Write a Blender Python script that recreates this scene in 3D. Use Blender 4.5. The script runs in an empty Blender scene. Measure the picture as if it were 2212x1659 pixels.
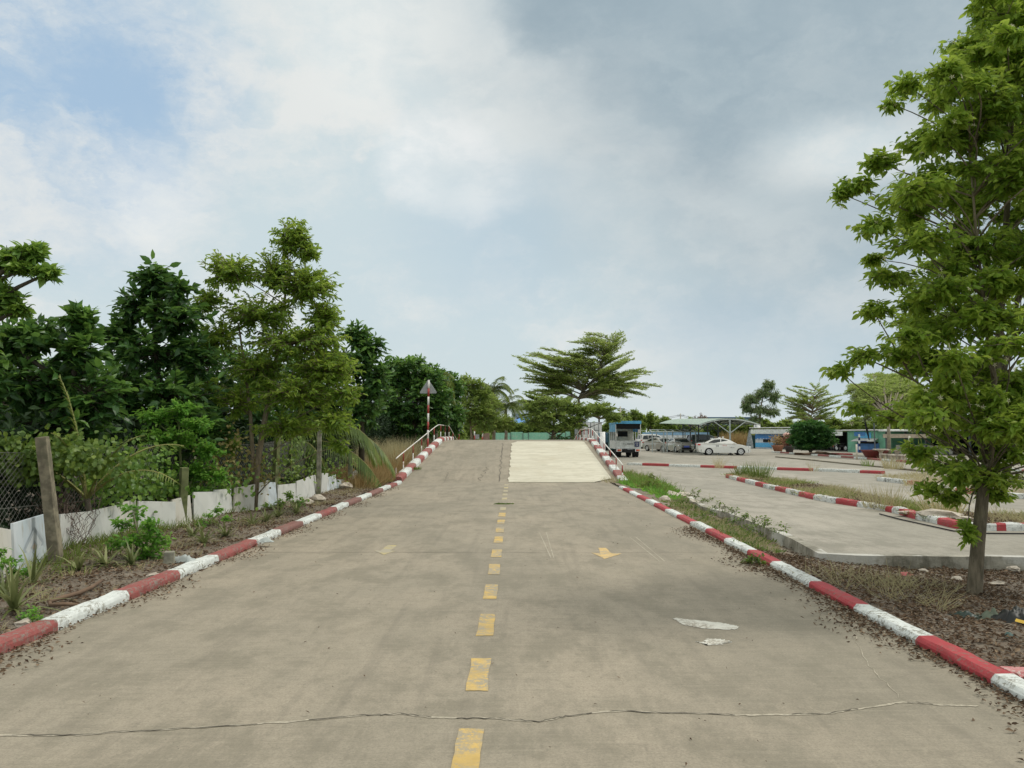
import bpy, bmesh, math, random
import numpy as np
from mathutils import Vector, Matrix
R = math.radians
random.seed(7)
rng = np.random.default_rng(11)
SC = bpy.context.scene
COL = SC.collection

# ------------------------------------------------------------------ camera
H = 1.8; FPX = 1663.0; CXP, CYP = 1106.0, 829.5
PITCH = math.atan((938 - CYP) / FPX); YAW = math.atan(-(1110 - 1106) / FPX)   # the road runs along +Y
cam_d = bpy.data.cameras.new('camera'); cam = bpy.data.objects.new('camera', cam_d); COL.objects.link(cam)
cam_d.sensor_width = 36; cam_d.lens = 36 * FPX / 2212.0
cam_d.clip_start = 0.05; cam_d.clip_end = 3000
cam.location = (0, 0, H); cam.rotation_euler = (R(90) + PITCH, 0, -YAW)
SC.camera = cam
CROT = cam.rotation_euler.to_matrix()
def ray(x, y):
    return CROT @ Vector(((x - CXP) / FPX, (CYP - y) / FPX, -1.0))
def G(x, y, z=0.0):
    d = ray(x, y); t = (z - H) / d.z
    return Vector((d.x * t, d.y * t, z))
def P(x, y, Y):
    d = ray(x, y); t = Y / d.y
    return Vector((d.x * t, Y, H + d.z * t))

# ------------------------------------------------------------------ world and sun
SUN_EL, SUN_AZ = R(52), R(80)      # azimuth from +Y (ahead) towards +X (right)
W = bpy.data.worlds.new('World'); SC.world = W; W.use_nodes = True
nt = W.node_tree; nt.nodes.clear()
def wn(t, **k):
    n = nt.nodes.new(t)
    for a, b in k.items(): setattr(n, a, b)
    return n
def wl(a, b): nt.links.new(a, b)
def wmath(op, a, b=None, c=None, clamp=False):
    n = wn('ShaderNodeMath', operation=op); n.use_clamp = clamp
    for i, v in enumerate((a, b, c)):
        if v is None: continue
        if isinstance(v, (int, float)): n.inputs[i].default_value = v
        else: wl(v, n.inputs[i])
    return n.outputs[0]
def wmix(f, a, b):
    n = wn('ShaderNodeMix', data_type='RGBA')
    for s, v in ((0, f), (6, a), (7, b)):
        if isinstance(v, (int, float)): n.inputs[s].default_value = v
        elif isinstance(v, tuple): n.inputs[s].default_value = (*v, 1)
        else: wl(v, n.inputs[s])
    return n.outputs[2]
wo = wn('ShaderNodeOutputWorld'); bg = wn('ShaderNodeBackground'); bg.inputs[1].default_value = 0.1
wl(bg.outputs[0], wo.inputs[0])
sky = wn('ShaderNodeTexSky', sky_type='NISHITA'); sky.sun_disc = False
sky.sun_elevation = SUN_EL; sky.sun_rotation = SUN_AZ; sky.air_density = 1.0; sky.dust_density = 1.5
tc = wn('ShaderNodeTexCoord')
def wnoise(scale, detail=5, rough=.55, stretch=(1, 1, 1), loc=(0, 0, 0), vec=None, out=0):
    m = wn('ShaderNodeMapping'); m.inputs['Scale'].default_value = stretch; m.inputs['Location'].default_value = loc
    wl(vec or tc.outputs['Generated'], m.inputs[0])
    n = wn('ShaderNodeTexNoise'); n.inputs['Scale'].default_value = scale; n.inputs['Detail'].default_value = detail
    n.inputs['Roughness'].default_value = rough
    wl(m.outputs[0], n.inputs['Vector']); return n.outputs[out]
# direction warped by noise so that cloud edges are ragged
warp = wn('ShaderNodeVectorMath', operation='SUBTRACT'); wl(wnoise(2.6, 9, .62, (1, 1, 1.5), out=1), warp.inputs[0]); warp.inputs[1].default_value = (.5, .5, .5)
wsc = wn('ShaderNodeVectorMath', operation='SCALE'); wl(warp.outputs[0], wsc.inputs[0]); wsc.inputs['Scale'].default_value = .16
wad = wn('ShaderNodeVectorMath', operation='ADD'); wl(tc.outputs['Generated'], wad.inputs[0]); wl(wsc.outputs[0], wad.inputs[1])
wsc2 = wn('ShaderNodeVectorMath', operation='SCALE'); wl(warp.outputs[0], wsc2.inputs[0]); wsc2.inputs['Scale'].default_value = .07
wad2 = wn('ShaderNodeVectorMath', operation='ADD'); wl(tc.outputs['Generated'], wad2.inputs[0]); wl(wsc2.outputs[0], wad2.inputs[1])
def spot(x, y, r, soft=.5, vec=wad, sq=1.0):
    d = ray(x, y).normalized()
    s = wn('ShaderNodeVectorMath', operation='SUBTRACT'); wl(vec.outputs[0], s.inputs[0]); s.inputs[1].default_value = d
    m = wn('ShaderNodeVectorMath', operation='MULTIPLY'); wl(s.outputs[0], m.inputs[0]); m.inputs[1].default_value = (1, 1, sq)
    l = wn('ShaderNodeVectorMath', operation='LENGTH'); wl(m.outputs[0], l.inputs[0])
    mr = wn('ShaderNodeMapRange', interpolation_type='SMOOTHSTEP'); wl(l.outputs['Value'], mr.inputs[0])
    mr.inputs[1].default_value = r * (1 - soft); mr.inputs[2].default_value = r * (1 + soft)
    mr.inputs[3].default_value = 1; mr.inputs[4].default_value = 0
    return mr.outputs[0]
def wmax(*a):
    o = a[0]
    for b in a[1:]: o = wmath('MAXIMUM', o, b)
    return o
def wramp(v, a, b, lo=0, hi=1):
    mr = wn('ShaderNodeMapRange', interpolation_type='SMOOTHSTEP'); wl(v, mr.inputs[0])
    for i, q in enumerate((a, b, lo, hi)): mr.inputs[i + 1].default_value = q
    return mr.outputs[0]
K = 10.0
def ck(r, g, b): return (r * K, g * K, b * K)
wsc3 = wn('ShaderNodeVectorMath', operation='SCALE'); wl(warp.outputs[0], wsc3.inputs[0]); wsc3.inputs['Scale'].default_value = .5
wad3 = wn('ShaderNodeVectorMath', operation='ADD'); wl(tc.outputs['Generated'], wad3.inputs[0]); wl(wsc3.outputs[0], wad3.inputs[1])
soft1 = wnoise(2.3, 12, .56, (1, 1, 2.3), (3.1, 0, 1.2), wad3.outputs[0])
fine = wnoise(7.5, 12, .62, (1, 1, 1.9), (0.3, 2, 0), wad2.outputs[0])
comb = wmath('ADD', wmath('MULTIPLY', soft1, .72), wmath('MULTIPLY', fine, .28))
cloud = wmix(wramp(comb, .42, .60), ck(.60, .705, .745), ck(.775, .80, .79))
dark = wmax(spot(1750, 40, .25, .4), spot(1490, -30, .19, .4), spot(2050, 120, .25, .4), spot(1690, 240, .09, .4), spot(1260, 0, .10, .5), spot(1790, 370, .06, .6), spot(1900, -200, .4))
streak = wmath('MULTIPLY', spot(1850, 320, .09, .8, wad2, 2.8), .9)
dark = wmath('MULTIPLY', dark, wmath('SUBTRACT', 1.0, streak))
lit = wmax(spot(1060, 190, .08, .7), spot(1180, 230, .10, .6), spot(1300, 270, .10, .6), spot(1420, 330, .09, .6), spot(1540, 390, .08, .7), spot(1680, 440, .07, .7), spot(960, 90, .08, .8), spot(850, 40, .09, .8), spot(330, 420, .05, .8))
blue = wmax(spot(120, 170, .15, .6), spot(300, 190, .09, .8), spot(30, 60, .09, .8))
cum = wmath('MULTIPLY', wmax(spot(925, 350, .05, .6), spot(985, 335, .05, .6), spot(1010, 385, .045, .8)), wramp(fine, .35, .56, .5, 1.0))
cumsh = spot(975, 400, .05, .8, wad2, 1.6)
veil = wmax(spot(1750, 800, .17, .8, wad2, 2.4), spot(1060, 500, .10, .9, wad, 1.5), spot(1560, 700, .10, .9, wad, 2.0))
c = wmix(wmath('MULTIPLY', lit, wramp(fine, .3, .6, .45, .95)), cloud, ck(.84, .865, .845))
c = wmix(wmath('MULTIPLY', veil, .6), c, ck(.47, .60, .70))
c = wmix(wmath('MULTIPLY', cum, .85), c, ck(.92, .93, .92))
c = wmix(wmath('MULTIPLY', cumsh, .5), c, ck(.60, .70, .74))
c = wmix(wmath('MULTIPLY', dark, wramp(fine, .3, .7, .98, .84)), c, wmix(wramp(soft1, .35, .65), ck(.325, .415, .475), ck(.43, .52, .565)))
skc = wn('ShaderNodeVectorMath', operation='SCALE'); wl(sky.outputs[0], skc.inputs[0]); skc.inputs['Scale'].default_value = 1.0
bl = wmix(.7, skc.outputs[0], ck(.36, .57, .83))
c = wmix(wmath('MULTIPLY', blue, wramp(comb, .44, .62, .72, .1)), c, bl)
# pale band near the horizon and a bright overcast dome overhead
sep = wn('ShaderNodeSeparateXYZ'); wl(tc.outputs['Generated'], sep.inputs[0])
c = wmix(wmath('MULTIPLY', wramp(sep.outputs[2], .0, .16, 1, 0), .6), c, ck(.66, .735, .735))
c = wmix(wramp(sep.outputs[2], .60, .80, 0, 1), c, ck(1.18, 1.15, 1.05))
wl(c, bg.inputs[0])

sd = bpy.data.lights.new('sun', 'SUN'); sd.energy = 1.5; sd.angle = R(10); sd.color = (1, .95, .86)
so = bpy.data.objects.new('sun', sd); COL.objects.link(so)
sv = Vector((math.sin(SUN_AZ) * math.cos(SUN_EL), math.cos(SUN_AZ) * math.cos(SUN_EL), math.sin(SUN_EL)))
so.rotation_euler = sv.to_track_quat('Z', 'Y').to_euler(); so.location = (20, 0, 40)
SC.view_settings.view_transform = 'Standard'; SC.view_settings.look = 'None'
SC.view_settings.exposure = 0.0; SC.view_settings.gamma = 1.0; SC.view_settings.use_curve_mapping = False

# ------------------------------------------------------------------ materials
MATS = {}
class NT:
    def __init__(s, name):
        m = bpy.data.materials.new(name); m.use_nodes = True; s.m = m; s.t = m.node_tree; s.t.nodes.clear()
        s.o = s.n('ShaderNodeOutputMaterial'); s.b = s.n('ShaderNodeBsdfPrincipled'); s.l(s.b.outputs[0], s.o.inputs[0])
        s.tc = s.n('ShaderNodeTexCoord')
    def n(s, t, **k):
        q = s.t.nodes.new(t)
        for a, b in k.items(): setattr(q, a, b)
        return q
    def l(s, a, b): s.t.links.new(a, b)
    def noise(s, scale, detail=4, rough=.55, stretch=(1, 1, 1), loc=(0, 0, 0), out=0, rot=(0, 0, 0)):
        m = s.n('ShaderNodeMapping'); m.inputs['Scale'].default_value = stretch; m.inputs['Location'].default_value = loc
        m.inputs['Rotation'].default_value = rot
        s.l(s.tc.outputs['Object'], m.inputs[0])
        q = s.n('ShaderNodeTexNoise'); q.inputs['Scale'].default_value = scale; q.inputs['Detail'].default_value = detail
        q.inputs['Roughness'].default_value = rough; s.l(m.outputs[0], q.inputs['Vector']); return q.outputs[out]
    def ramp(s, v, a, b, lo=0., hi=1.):
        q = s.n('ShaderNodeMapRange', interpolation_type='SMOOTHSTEP'); s.l(v, q.inputs[0])
        for i, w in enumerate((a, b, lo, hi)): q.inputs[i + 1].default_value = w
        return q.outputs[0]
    def mix(s, f, a, b, mode='MIX'):
        q = s.n('ShaderNodeMix', data_type='RGBA', blend_type=mode)
        for i, v in ((0, f), (6, a), (7, b)):
            if isinstance(v, (int, float)): q.inputs[i].default_value = v
            elif isinstance(v, tuple): q.inputs[i].default_value = (*v, 1)
            else: s.l(v, q.inputs[i])
        return q.outputs[2]
    def math(s, op, a, b=0.):
        q = s.n('ShaderNodeMath', operation=op)
        for i, v in enumerate((a, b)):
            if isinstance(v, (int, float)): q.inputs[i].default_value = v
            else: s.l(v, q.inputs[i])
        return q.outputs[0]
    def col(s, c):
        if isinstance(c, tuple): s.b.inputs['Base Color'].default_value = (*c, 1)
        else: s.l(c, s.b.inputs['Base Color'])
    def bump(s, h, strength=.3, dist=.01):
        q = s.n('ShaderNodeBump'); q.inputs['Strength'].default_value = strength; q.inputs['Distance'].default_value = dist
        s.l(h, q.inputs['Height']); s.l(q.outputs[0], s.b.inputs['Normal'])
    def rough(s, r): s.b.inputs['Roughness'].default_value = r
def plain(name, c, rough=.6, metal=0., var=.15, scale=6, dirt=None):
    if name in MATS: return MATS[name]
    t = NT(name); f = t.noise(scale, 5)
    lo = tuple(x * (1 - var) for x in c); hi = tuple(min(1, x * (1 + var)) for x in c)
    cc = t.mix(t.ramp(f, .3, .7), lo, hi)
    if dirt: cc = t.mix(t.ramp(t.noise(2.3, 7, .65), .52, .68, 0, .75), cc, dirt)
    t.col(cc); t.rough(rough); t.b.inputs['Metallic'].default_value = metal
    MATS[name] = t.m; return t.m
def concrete(name, base, tint, road=False, bump=.35):
    t = NT(name)
    big = t.noise(.33, 5, .6, (1, .7, 1)); mid = t.noise(1.7, 7, .68, (1, .55, 1), (4, 2, 0)); fi = t.noise(60, 5, .8)
    c = t.mix(t.ramp(big, .34, .68), base, tint)
    c = t.mix(t.ramp(mid, .44, .62, 0, .72), c, (base[0] * .66, base[1] * .67, base[2] * .64))
    c = t.mix(t.ramp(t.noise(5.5, 7, .75, (1, .6, 1), (7, 7, 0)), .46, .66, 0, .38), c, (base[0] * .62, base[1] * .64, base[2] * .62))
    c = t.mix(t.ramp(t.noise(.55, 6, .65, (1, .3, 1), (9, 1, 0)), .50, .74, 0, .55), c, tuple(x * 1.22 for x in tint))
    c = t.mix(t.ramp(t.noise(.21, 4, .6, (1.6, .5, 1), (2, 8, 0)), .46, .60, 0, .38), c, (base[0] * .74, base[1] * .76, base[2] * .76))
    c = t.mix(t.ramp(t.noise(13, 6, .8, (1, .7, 1), (1, 1, 5)), .50, .64, 0, .36), c, tuple(x * .58 for x in base))
    c = t.mix(t.ramp(t.noise(19, 6, .8, (1, .7, 1), (6, 1, 5)), .54, .66, 0, .30), c, tuple(x * 1.45 for x in base))
    if road:
        st = t.noise(2.2, 5, .6, (2.6, .12, 1), (1, 3, 0)); c = t.mix(t.ramp(st, .50, .72, 0, .42), c, tuple(x * .60 for x in base))
        br = t.noise(9, 4, .7, (.14, 2.4, 1), (0, 7, 0), rot=(0, 0, R(8))); c = t.mix(t.ramp(br, .45, .75, 0, .30), c, tuple(x * 1.35 for x in base))
        br2 = t.noise(22, 3, .7, (.10, 1.6, 1), (5, 7, 0), rot=(0, 0, R(-24))); c = t.mix(t.ramp(br2, .50, .72, 0, .28), c, tuple(x * .62 for x in base))
    c = t.mix(t.ramp(fi, .42, .62, 0, .42), c, tuple(x * .5 for x in base))
    sp = t.noise(75, 2, .5, loc=(3, 3, 3)); c = t.mix(t.ramp(sp, .69, .74, 0, .75), c, tuple(x * .25 for x in base))
    t.col(c); t.rough(.85); t.bump(t.math('ADD', fi, t.math('MULTIPLY', mid, 1.5)), bump, .006)
    return t.m
def soil(name, a, b, c3):
    t = NT(name)
    c = t.mix(t.ramp(t.noise(1.1, 6, .65), .35, .65), a, b)
    c = t.mix(t.ramp(t.noise(9, 6, .7), .45, .65, 0, .8), c, c3)
    c = t.mix(t.ramp(t.noise(55, 3, .7), .4, .7, 0, .6), c, tuple(x * .35 for x in a))
    t.col(c); t.rough(.95); t.bump(t.noise(30, 6, .75), .9, .03); return t.m
def paint(name, c, under=(.25, .23, .2), wear=.55, fade=.8):
    t = NT(name)
    col = t.mix(t.ramp(t.noise(3.1, 6, .6), .3, .75), c, tuple(x * fade for x in c))
    col = t.mix(t.ramp(t.noise(14, 6, .7), .46, .62, 0, .35), col, tuple(x * .72 for x in c))
    m = t.math('MULTIPLY', t.ramp(t.noise(21, 8, .78), wear, wear + .05), t.ramp(t.noise(2.4, 5, .7, loc=(2, 2, 2)), .40, .58))
    col = t.mix(t.ramp(t.noise(5, 8, .75, loc=(8, 1, 4)), .50, .66, 0, .5), col, (c[0] * .5 + .05, c[1] * .5 + .045, c[2] * .5 + .03))
    col = t.mix(m, col, under)
    t.col(col); t.rough(.7); t.bump(t.noise(26, 6, .7), .7, .012); return t.m
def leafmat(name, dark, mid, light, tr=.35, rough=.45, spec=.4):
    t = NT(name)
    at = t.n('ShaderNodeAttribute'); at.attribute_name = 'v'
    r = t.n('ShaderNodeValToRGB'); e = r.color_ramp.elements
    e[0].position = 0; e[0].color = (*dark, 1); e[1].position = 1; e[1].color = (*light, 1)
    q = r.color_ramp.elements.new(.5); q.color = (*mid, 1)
    t.l(at.outputs['Fac'], r.inputs[0])
    t.l(r.outputs[0], t.b.inputs['Base Color']); t.rough(rough); t.b.inputs['Specular IOR Level'].default_value = spec
    tl = t.n('ShaderNodeBsdfTranslucent'); tcx = t.mix(.5, r.outputs[0], tuple(x * 1.6 for x in light)); t.l(tcx, tl.inputs[0])
    ms = t.n('ShaderNodeMixShader'); ms.inputs[0].default_value = tr
    t.l(t.b.outputs[0], ms.inputs[1]); t.l(tl.outputs[0], ms.inputs[2]); t.l(ms.outputs[0], t.o.inputs[0])
    return t.m
def bark(name, a, b):
    t = NT(name); f = t.noise(7, 6, .7, (3, 3, .6)); c = t.mix(t.ramp(f, .35, .65), a, b)
    c = t.mix(t.ramp(t.noise(2.1, 4), .5, .7, 0, .5), c, (b[0] * 1.5, b[1] * 1.55, b[2] * 1.3))
    t.col(c); t.rough(.9); t.bump(t.noise(12, 6, .7, (4, 4, .8)), .8, .02); return t.m
def corrug(name, c, axis='X', freq=14, var=.2):
    t = NT(name); w = t.n('ShaderNodeTexWave', wave_type='BANDS', bands_direction=axis); w.inputs['Scale'].default_value = freq / 6.28
    t.l(t.tc.outputs['Object'], w.inputs[0])
    cc = t.mix(t.ramp(t.noise(1.2, 6, .6), .3, .7), tuple(x * (1 - var) for x in c), tuple(x * (1 + var) for x in c))
    cc = t.mix(t.ramp(t.noise(3, 7, .7, (2, 2, .4)), .55, .7, 0, .5), cc, (.22, .17, .12))
    t.col(cc); t.rough(.55); t.bump(w.outputs['Color'], 1., .03); return t.m

M_ROAD = concrete('road concrete', (.328, .291, .222), (.408, .350, .265), True)
M_LOT = concrete('lot concrete', (.36, .335, .275), (.44, .40, .335), True, .2)
M_WALLC = concrete('kerb concrete', (.42, .39, .33), (.54, .51, .44), False, .6)
M_CREAM = None
t0_ = None
t = NT('cream screed')
c = t.mix(t.ramp(t.noise(.9, 6, .6, (.5, 2.2, 1)), .3, .7), (.54, .51, .40), (.66, .63, .51))
c = t.mix(t.ramp(t.noise(3, 8, .75, (.6, 2.2, 1)), .46, .66, 0, .7), c, (.42, .39, .29)); c = t.mix(t.ramp(t.noise(.5, 6, .7), .5, .7, 0, .5), c, (.50, .45, .33))
t.col(c); t.rough(.85); t.bump(t.noise(6, 6, .7, (.3, 3, 1)), .6, .02); M_CREAM = t.m
M_SOILL = soil('litter soil', (.17, .135, .10), (.25, .205, .155), (.31, .27, .21))
M_SOILR = soil('dry soil', (.24, .195, .145), (.33, .285, .225), (.17, .12, .085))
M_ISLE = soil('island soil', (.36, .32, .25), (.42, .38, .31), (.22, .19, .12))
M_GROUND = soil('field', (.10, .11, .05), (.17, .16, .08), (.22, .19, .12))
M_RED = paint('red kerb paint', (.46, .05, .06), (.24, .15, .12), .53)
M_REDP = paint('faded red kerb paint', (.35, .09, .08), (.24, .2, .17), .50)
M_BROWN = paint('brown red kerb paint', (.27, .125, .105), (.2, .16, .13), .52)
M_PINK = paint('pink kerb paint', (.62, .22, .22), (.6, .55, .5), .50)
M_WHT = paint('white kerb paint', (.76, .80, .77), (.27, .26, .21), .50, .88)
M_WHTW = paint('worn white paint', (.75, .77, .74), (.13, .13, .12), .48, .9)
M_YEL = paint('yellow road paint', (.68, .47, .15), (.36, .32, .24), .44)
M_YELF = paint('faded yellow paint', (.55, .46, .23), (.40, .36, .27), .36)
M_YORG = paint('orange road paint', (.74, .52, .21), (.38, .34, .26), .48)
M_WPATCH = paint('white patch', (.78, .77, .68), (.38, .34, .27), .46)
M_CRACK = plain('crack', (.13, .115, .09), .95); M_CRACKL = plain('mortar', (.42, .38, .295), .9, var=.25, scale=30)
M_RAILW = plain('rail white', (.78, .77, .72), .5, dirt=(.4, .2, .12)); M_RAILR = plain('rail red', (.36, .05, .04), .5)
M_STEEL = plain('galvanised steel', (.42, .47, .46), .5, .3); M_STEELD = plain('dark steel', (.10, .12, .13), .5, .2)
M_GREY = plain('sign back', (.36, .38, .38), .5, .2); M_TYRE = plain('tyre', (.025, .025, .026), .85)
M_GLASS = plain('dark glass', (.022, .03, .032), .08); M_RIM = plain('rim', (.62, .63, .63), .35, .3); M_BLK = plain('black', (.012, .012, .013), .8)
M_CARW = plain('white car', (.80, .80, .76), .22, var=.03); M_CARS = plain('silver car', (.50, .48, .43), .25, .35, var=.05)
M_CARD = plain('dark car', (.055, .075, .07), .25, .2)
M_TAIL = plain('tail light', (.55, .05, .04), .3); M_AMB = plain('amber lens', (.75, .20, .04), .3); M_LENS = plain('lens', (.75, .77, .78), .15)
M_BLUE = plain('blue paint', (.05, .23, .58), .45, dirt=(.2, .3, .4)); M_BLUEL = plain('light blue paint', (.10, .42, .72), .45)
M_NAVY = plain('navy', (.02, .03, .12), .5); M_WHITE = plain('white', (.80, .80, .78), .5)
M_PLATEB = plain('blue plate', (.12, .17, .62), .5)
M_POST = plain('weathered concrete post', (.27, .26, .20), .9, dirt=(.12, .13, .06), var=.35, scale=9)
M_MOSS = plain('mossy post', (.15, .17, .07), .95, dirt=(.2, .19, .12), var=.3)
M_WIRE = plain('wire', (.16, .16, .14), .6, .4); M_BARK1 = bark('pale bark', (.16, .13, .085), (.30, .245, .165))
M_BARK2 = bark('dark bark', (.05, .042, .03), (.10, .085, .06)); M_BARK3 = bark('grey bark', (.15, .13, .095), (.27, .235, .175))
M_GREENC = corrug('green corrugated sheet', (.22, .55, .38), 'X', 26); M_GREENW = plain('green sheet wall', (.23, .50, .36), .6, dirt=(.45, .5, .42))
M_BLUEC = corrug('blue corrugated sheet', (.08, .24, .56), 'X', 26); M_ROOFG = corrug('pale green roof sheet', (.40, .50, .42), 'Y', 18, .1)
M_DARK = plain('dark interior', (.012, .012, .012), .9); M_TERRA = plain('terracotta', (.34, .15, .09), .8); M_REDPOT = plain('maroon pot', (.16, .03, .025), .6)  # the dark interior colour stands in for shade inside openings
M_PEBBLE = plain('stone', (.46, .41, .34), .9, var=.3, dirt=(.3, .25, .2))
L_BRIGHT = leafmat('right tree leaf', (.075, .165, .022), (.19, .325, .04), (.38, .48, .075), .48, .45, .3)
L_TALL = leafmat('tall tree leaf', (.08, .165, .025), (.185, .31, .04), (.36, .45, .07), .46)
L_DARK = leafmat('jackfruit leaf', (.024, .065, .02), (.058, .145, .036), (.21, .37, .07), .28, .34, .42)
L_MID = leafmat('hedge leaf', (.055, .12, .024), (.12, .235, .042), (.28, .42, .07), .36, .4)
L_VINE = leafmat('vine leaf', (.05, .10, .018), (.11, .19, .03), (.25, .33, .06), .34)
L_SAP = leafmat('sapling leaf', (.065, .18, .025), (.135, .33, .045), (.29, .50, .085), .45)
L_OLIVE = leafmat('umbrella tree leaf', (.13, .19, .045), (.27, .36, .085), (.44, .52, .16), .46)
L_FAR = leafmat('far leaf', (.09, .16, .035), (.20, .30, .06), (.35, .43, .11), .38)
L_BUSH = leafmat('bush leaf', (.022, .08, .022), (.045, .15, .032), (.12, .25, .05), .25)
L_EUC = leafmat('eucalyptus leaf', (.08, .15, .06), (.18, .27, .11), (.34, .42, .2), .4)
L_PALM = leafmat('palm leaf', (.04, .08, .016), (.09, .15, .028), (.22, .27, .06), .3)
L_BROM = leafmat('spiky plant leaf', (.07, .09, .03), (.15, .18, .06), (.30, .32, .14), .25)
L_DRY = leafmat('dry grass blade', (.20, .125, .045), (.34, .235, .10), (.52, .40, .21), .3, .8, .1)
L_DRYP = leafmat('pale dry grass blade', (.26, .23, .12), (.40, .36, .20), (.56, .50, .30), .3, .8, .1)
L_GRASS = leafmat('weed blade', (.07, .12, .025), (.15, .22, .045), (.32, .36, .11), .35, .7, .1)
L_LITTER = leafmat('fallen leaf', (.055, .034, .022), (.15, .10, .065), (.36, .27, .18), .05, .85, .1)
L_FLOWER = leafmat('petal', (.62, .60, .40), (.75, .72, .52), (.82, .80, .62), .2, .6)

# ------------------------------------------------------------------ object helpers
def setp(o, label=None, cat=None, group=None, kind=None):
    if label: o['label'] = label
    if cat: o['category'] = cat
    if group: o['group'] = group
    if kind: o['kind'] = kind
    return o
def empty(name, loc=(0, 0, 0), rz=0, label=None, cat=None, group=None, kind=None):
    o = bpy.data.objects.new(name, None); COL.objects.link(o); o.location = loc; o.rotation_euler = (0, 0, rz); o.empty_display_size = .3
    return setp(o, label, cat, group, kind)
def link(name, me, parent=None):
    o = bpy.data.objects.new(name, me); COL.objects.link(o)
    if parent: o.parent = parent
    return o
def copy_tree(o, parent=None):
    c = o.copy(); COL.objects.link(c)
    if parent: c.parent = parent
    for ch in list(o.children): copy_tree(ch, c)
    return c
class MB:
    def __init__(s): s.v = []; s.f = []; s.m = []
    def add(s, vs, fs, mi=0, M=None):
        b = len(s.v)
        for p in vs:
            p = Vector(p)
            s.v.append(M @ p if M is not None else p)
        for f in fs: s.f.append(tuple(b + i for i in f)); s.m.append(mi)
        return s
    def box(s, c, d, mi=0, rz=0, M=None, taper=1.0, j=0.0):
        x, y, z = d[0] / 2, d[1] / 2, d[2] / 2
        vs = [(sx * x * (taper if sz > 0 else 1), sy * y * (taper if sz > 0 else 1), sz * z) for sz in (-1, 1) for sx, sy in ((-1, -1), (1, -1), (1, 1), (-1, 1))]
        if j: vs = [tuple(q + random.uniform(-j, j) for q in v) for v in vs]
        T = Matrix.Translation(c) @ Matrix.Rotation(rz, 4, 'Z')
        if M is not None: T = M @ T
        return s.add(vs, [(3, 2, 1, 0), (4, 5, 6, 7), (0, 1, 5, 4), (1, 2, 6, 5), (2, 3, 7, 6), (3, 0, 4, 7)], mi, T)
    def prism(s, poly, z0, z1, mi=0, M=None):
        n = len(poly)
        vs = [(p[0], p[1], z0) for p in poly] + [(p[0], p[1], z1) for p in poly]
        fs = [tuple(range(n - 1, -1, -1)), tuple(range(n, 2 * n))] + [(i, (i + 1) % n, n + (i + 1) % n, n + i) for i in range(n)]
        return s.add(vs, fs, mi, M)
    def tube(s, pts, rr, n=8, mi=0, caps=True):
        pts = [Vector(p) for p in pts]; k = len(pts)
        if not hasattr(rr, '__len__'): rr = [rr] * k
        vs = []; up = Vector((0, 0, 1))
        for i, p in enumerate(pts):
            d = (pts[min(i + 1, k - 1)] - pts[max(i - 1, 0)]).normalized()
            a = d.cross(up if abs(d.z) < .95 else Vector((1, 0, 0))).normalized(); b = d.cross(a)
            for q in range(n):
                t = 2 * math.pi * q / n; vs.append(p + (a * math.cos(t) + b * math.sin(t)) * rr[i])
        fs = [(i * n + q, i * n + (q + 1) % n, (i + 1) * n + (q + 1) % n, (i + 1) * n + q) for i in range(k - 1) for q in range(n)]
        if caps: fs += [tuple(range(n)), tuple(range((k - 1) * n + n - 1, (k - 1) * n - 1, -1))]
        return s.add(vs, fs, mi)
    def lathe(s, prof, c=(0, 0, 0), n=24, mi=0, axis='Z'):
        vs = []
        for r, z in prof:
            for q in range(n):
                t = 2 * math.pi * q / n
                if axis == 'Z': vs.append((c[0] + r * math.cos(t), c[1] + r * math.sin(t), c[2] + z))
                else: vs.append((c[0] + r * math.cos(t), c[1] + z, c[2] + r * math.sin(t)))
        k = len(prof)
        fs = [(i * n + q, i * n + (q + 1) % n, (i + 1) * n + (q + 1) % n, (i + 1) * n + q) for i in range(k - 1) for q in range(n)]
        fs += [tuple(range(n - 1, -1, -1)), tuple(range((k - 1) * n, k * n))]
        return s.add(vs, fs, mi)
    def build(s, name, mats, parent=None, smooth=False, bevel=0):
        me = bpy.data.meshes.new(name); me.from_pydata([tuple(v) for v in s.v], [], s.f); me.update()
        for m in (mats if isinstance(mats, (list, tuple)) else [mats]): me.materials.append(m)
        me.polygons.foreach_set('material_index', s.m)
        bm = bmesh.new(); bm.from_mesh(me); bmesh.ops.recalc_face_normals(bm, faces=bm.faces[:]); bm.to_mesh(me); bm.free()
        if smooth: me.polygons.foreach_set('use_smooth', [True] * len(me.polygons))
        o = link(name, me, parent)
        if bevel:
            b = o.modifiers.new('bevel', 'BEVEL'); b.width = bevel; b.segments = 2; b.limit_method = 'ANGLE'
        return o
def npmesh(name, V, F, mat, parent=None, var=None, smooth=False):
    me = bpy.data.meshes.new(name); k = F.shape[1]
    me.vertices.add(len(V)); me.vertices.foreach_set('co', V.astype(np.float32).ravel())
    me.loops.add(F.size); me.loops.foreach_set('vertex_index', F.astype(np.int32).ravel())
    me.polygons.add(len(F)); me.polygons.foreach_set('loop_start', np.arange(0, F.size, k, dtype=np.int32))
    me.polygons.foreach_set('loop_total', np.full(len(F), k, dtype=np.int32))
    me.update(calc_edges=True)
    me.polygons.foreach_set('use_smooth', np.full(len(F), smooth))
    if var is not None:
        a = me.attributes.new('v', 'FLOAT', 'POINT'); a.data.foreach_set('value', var.astype(np.float32))
    me.materials.append(mat)
    return link(name, me, parent)
def nrm(a): return a / np.maximum(np.linalg.norm(a, axis=-1, keepdims=True), 1e-9)
T_LITE = (np.array([(0, 0, 0), (.45, -.5, .10), (1, 0, -.08), (.45, .5, .10)]), np.array([(0, 2, 1), (0, 3, 2)]))
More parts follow.
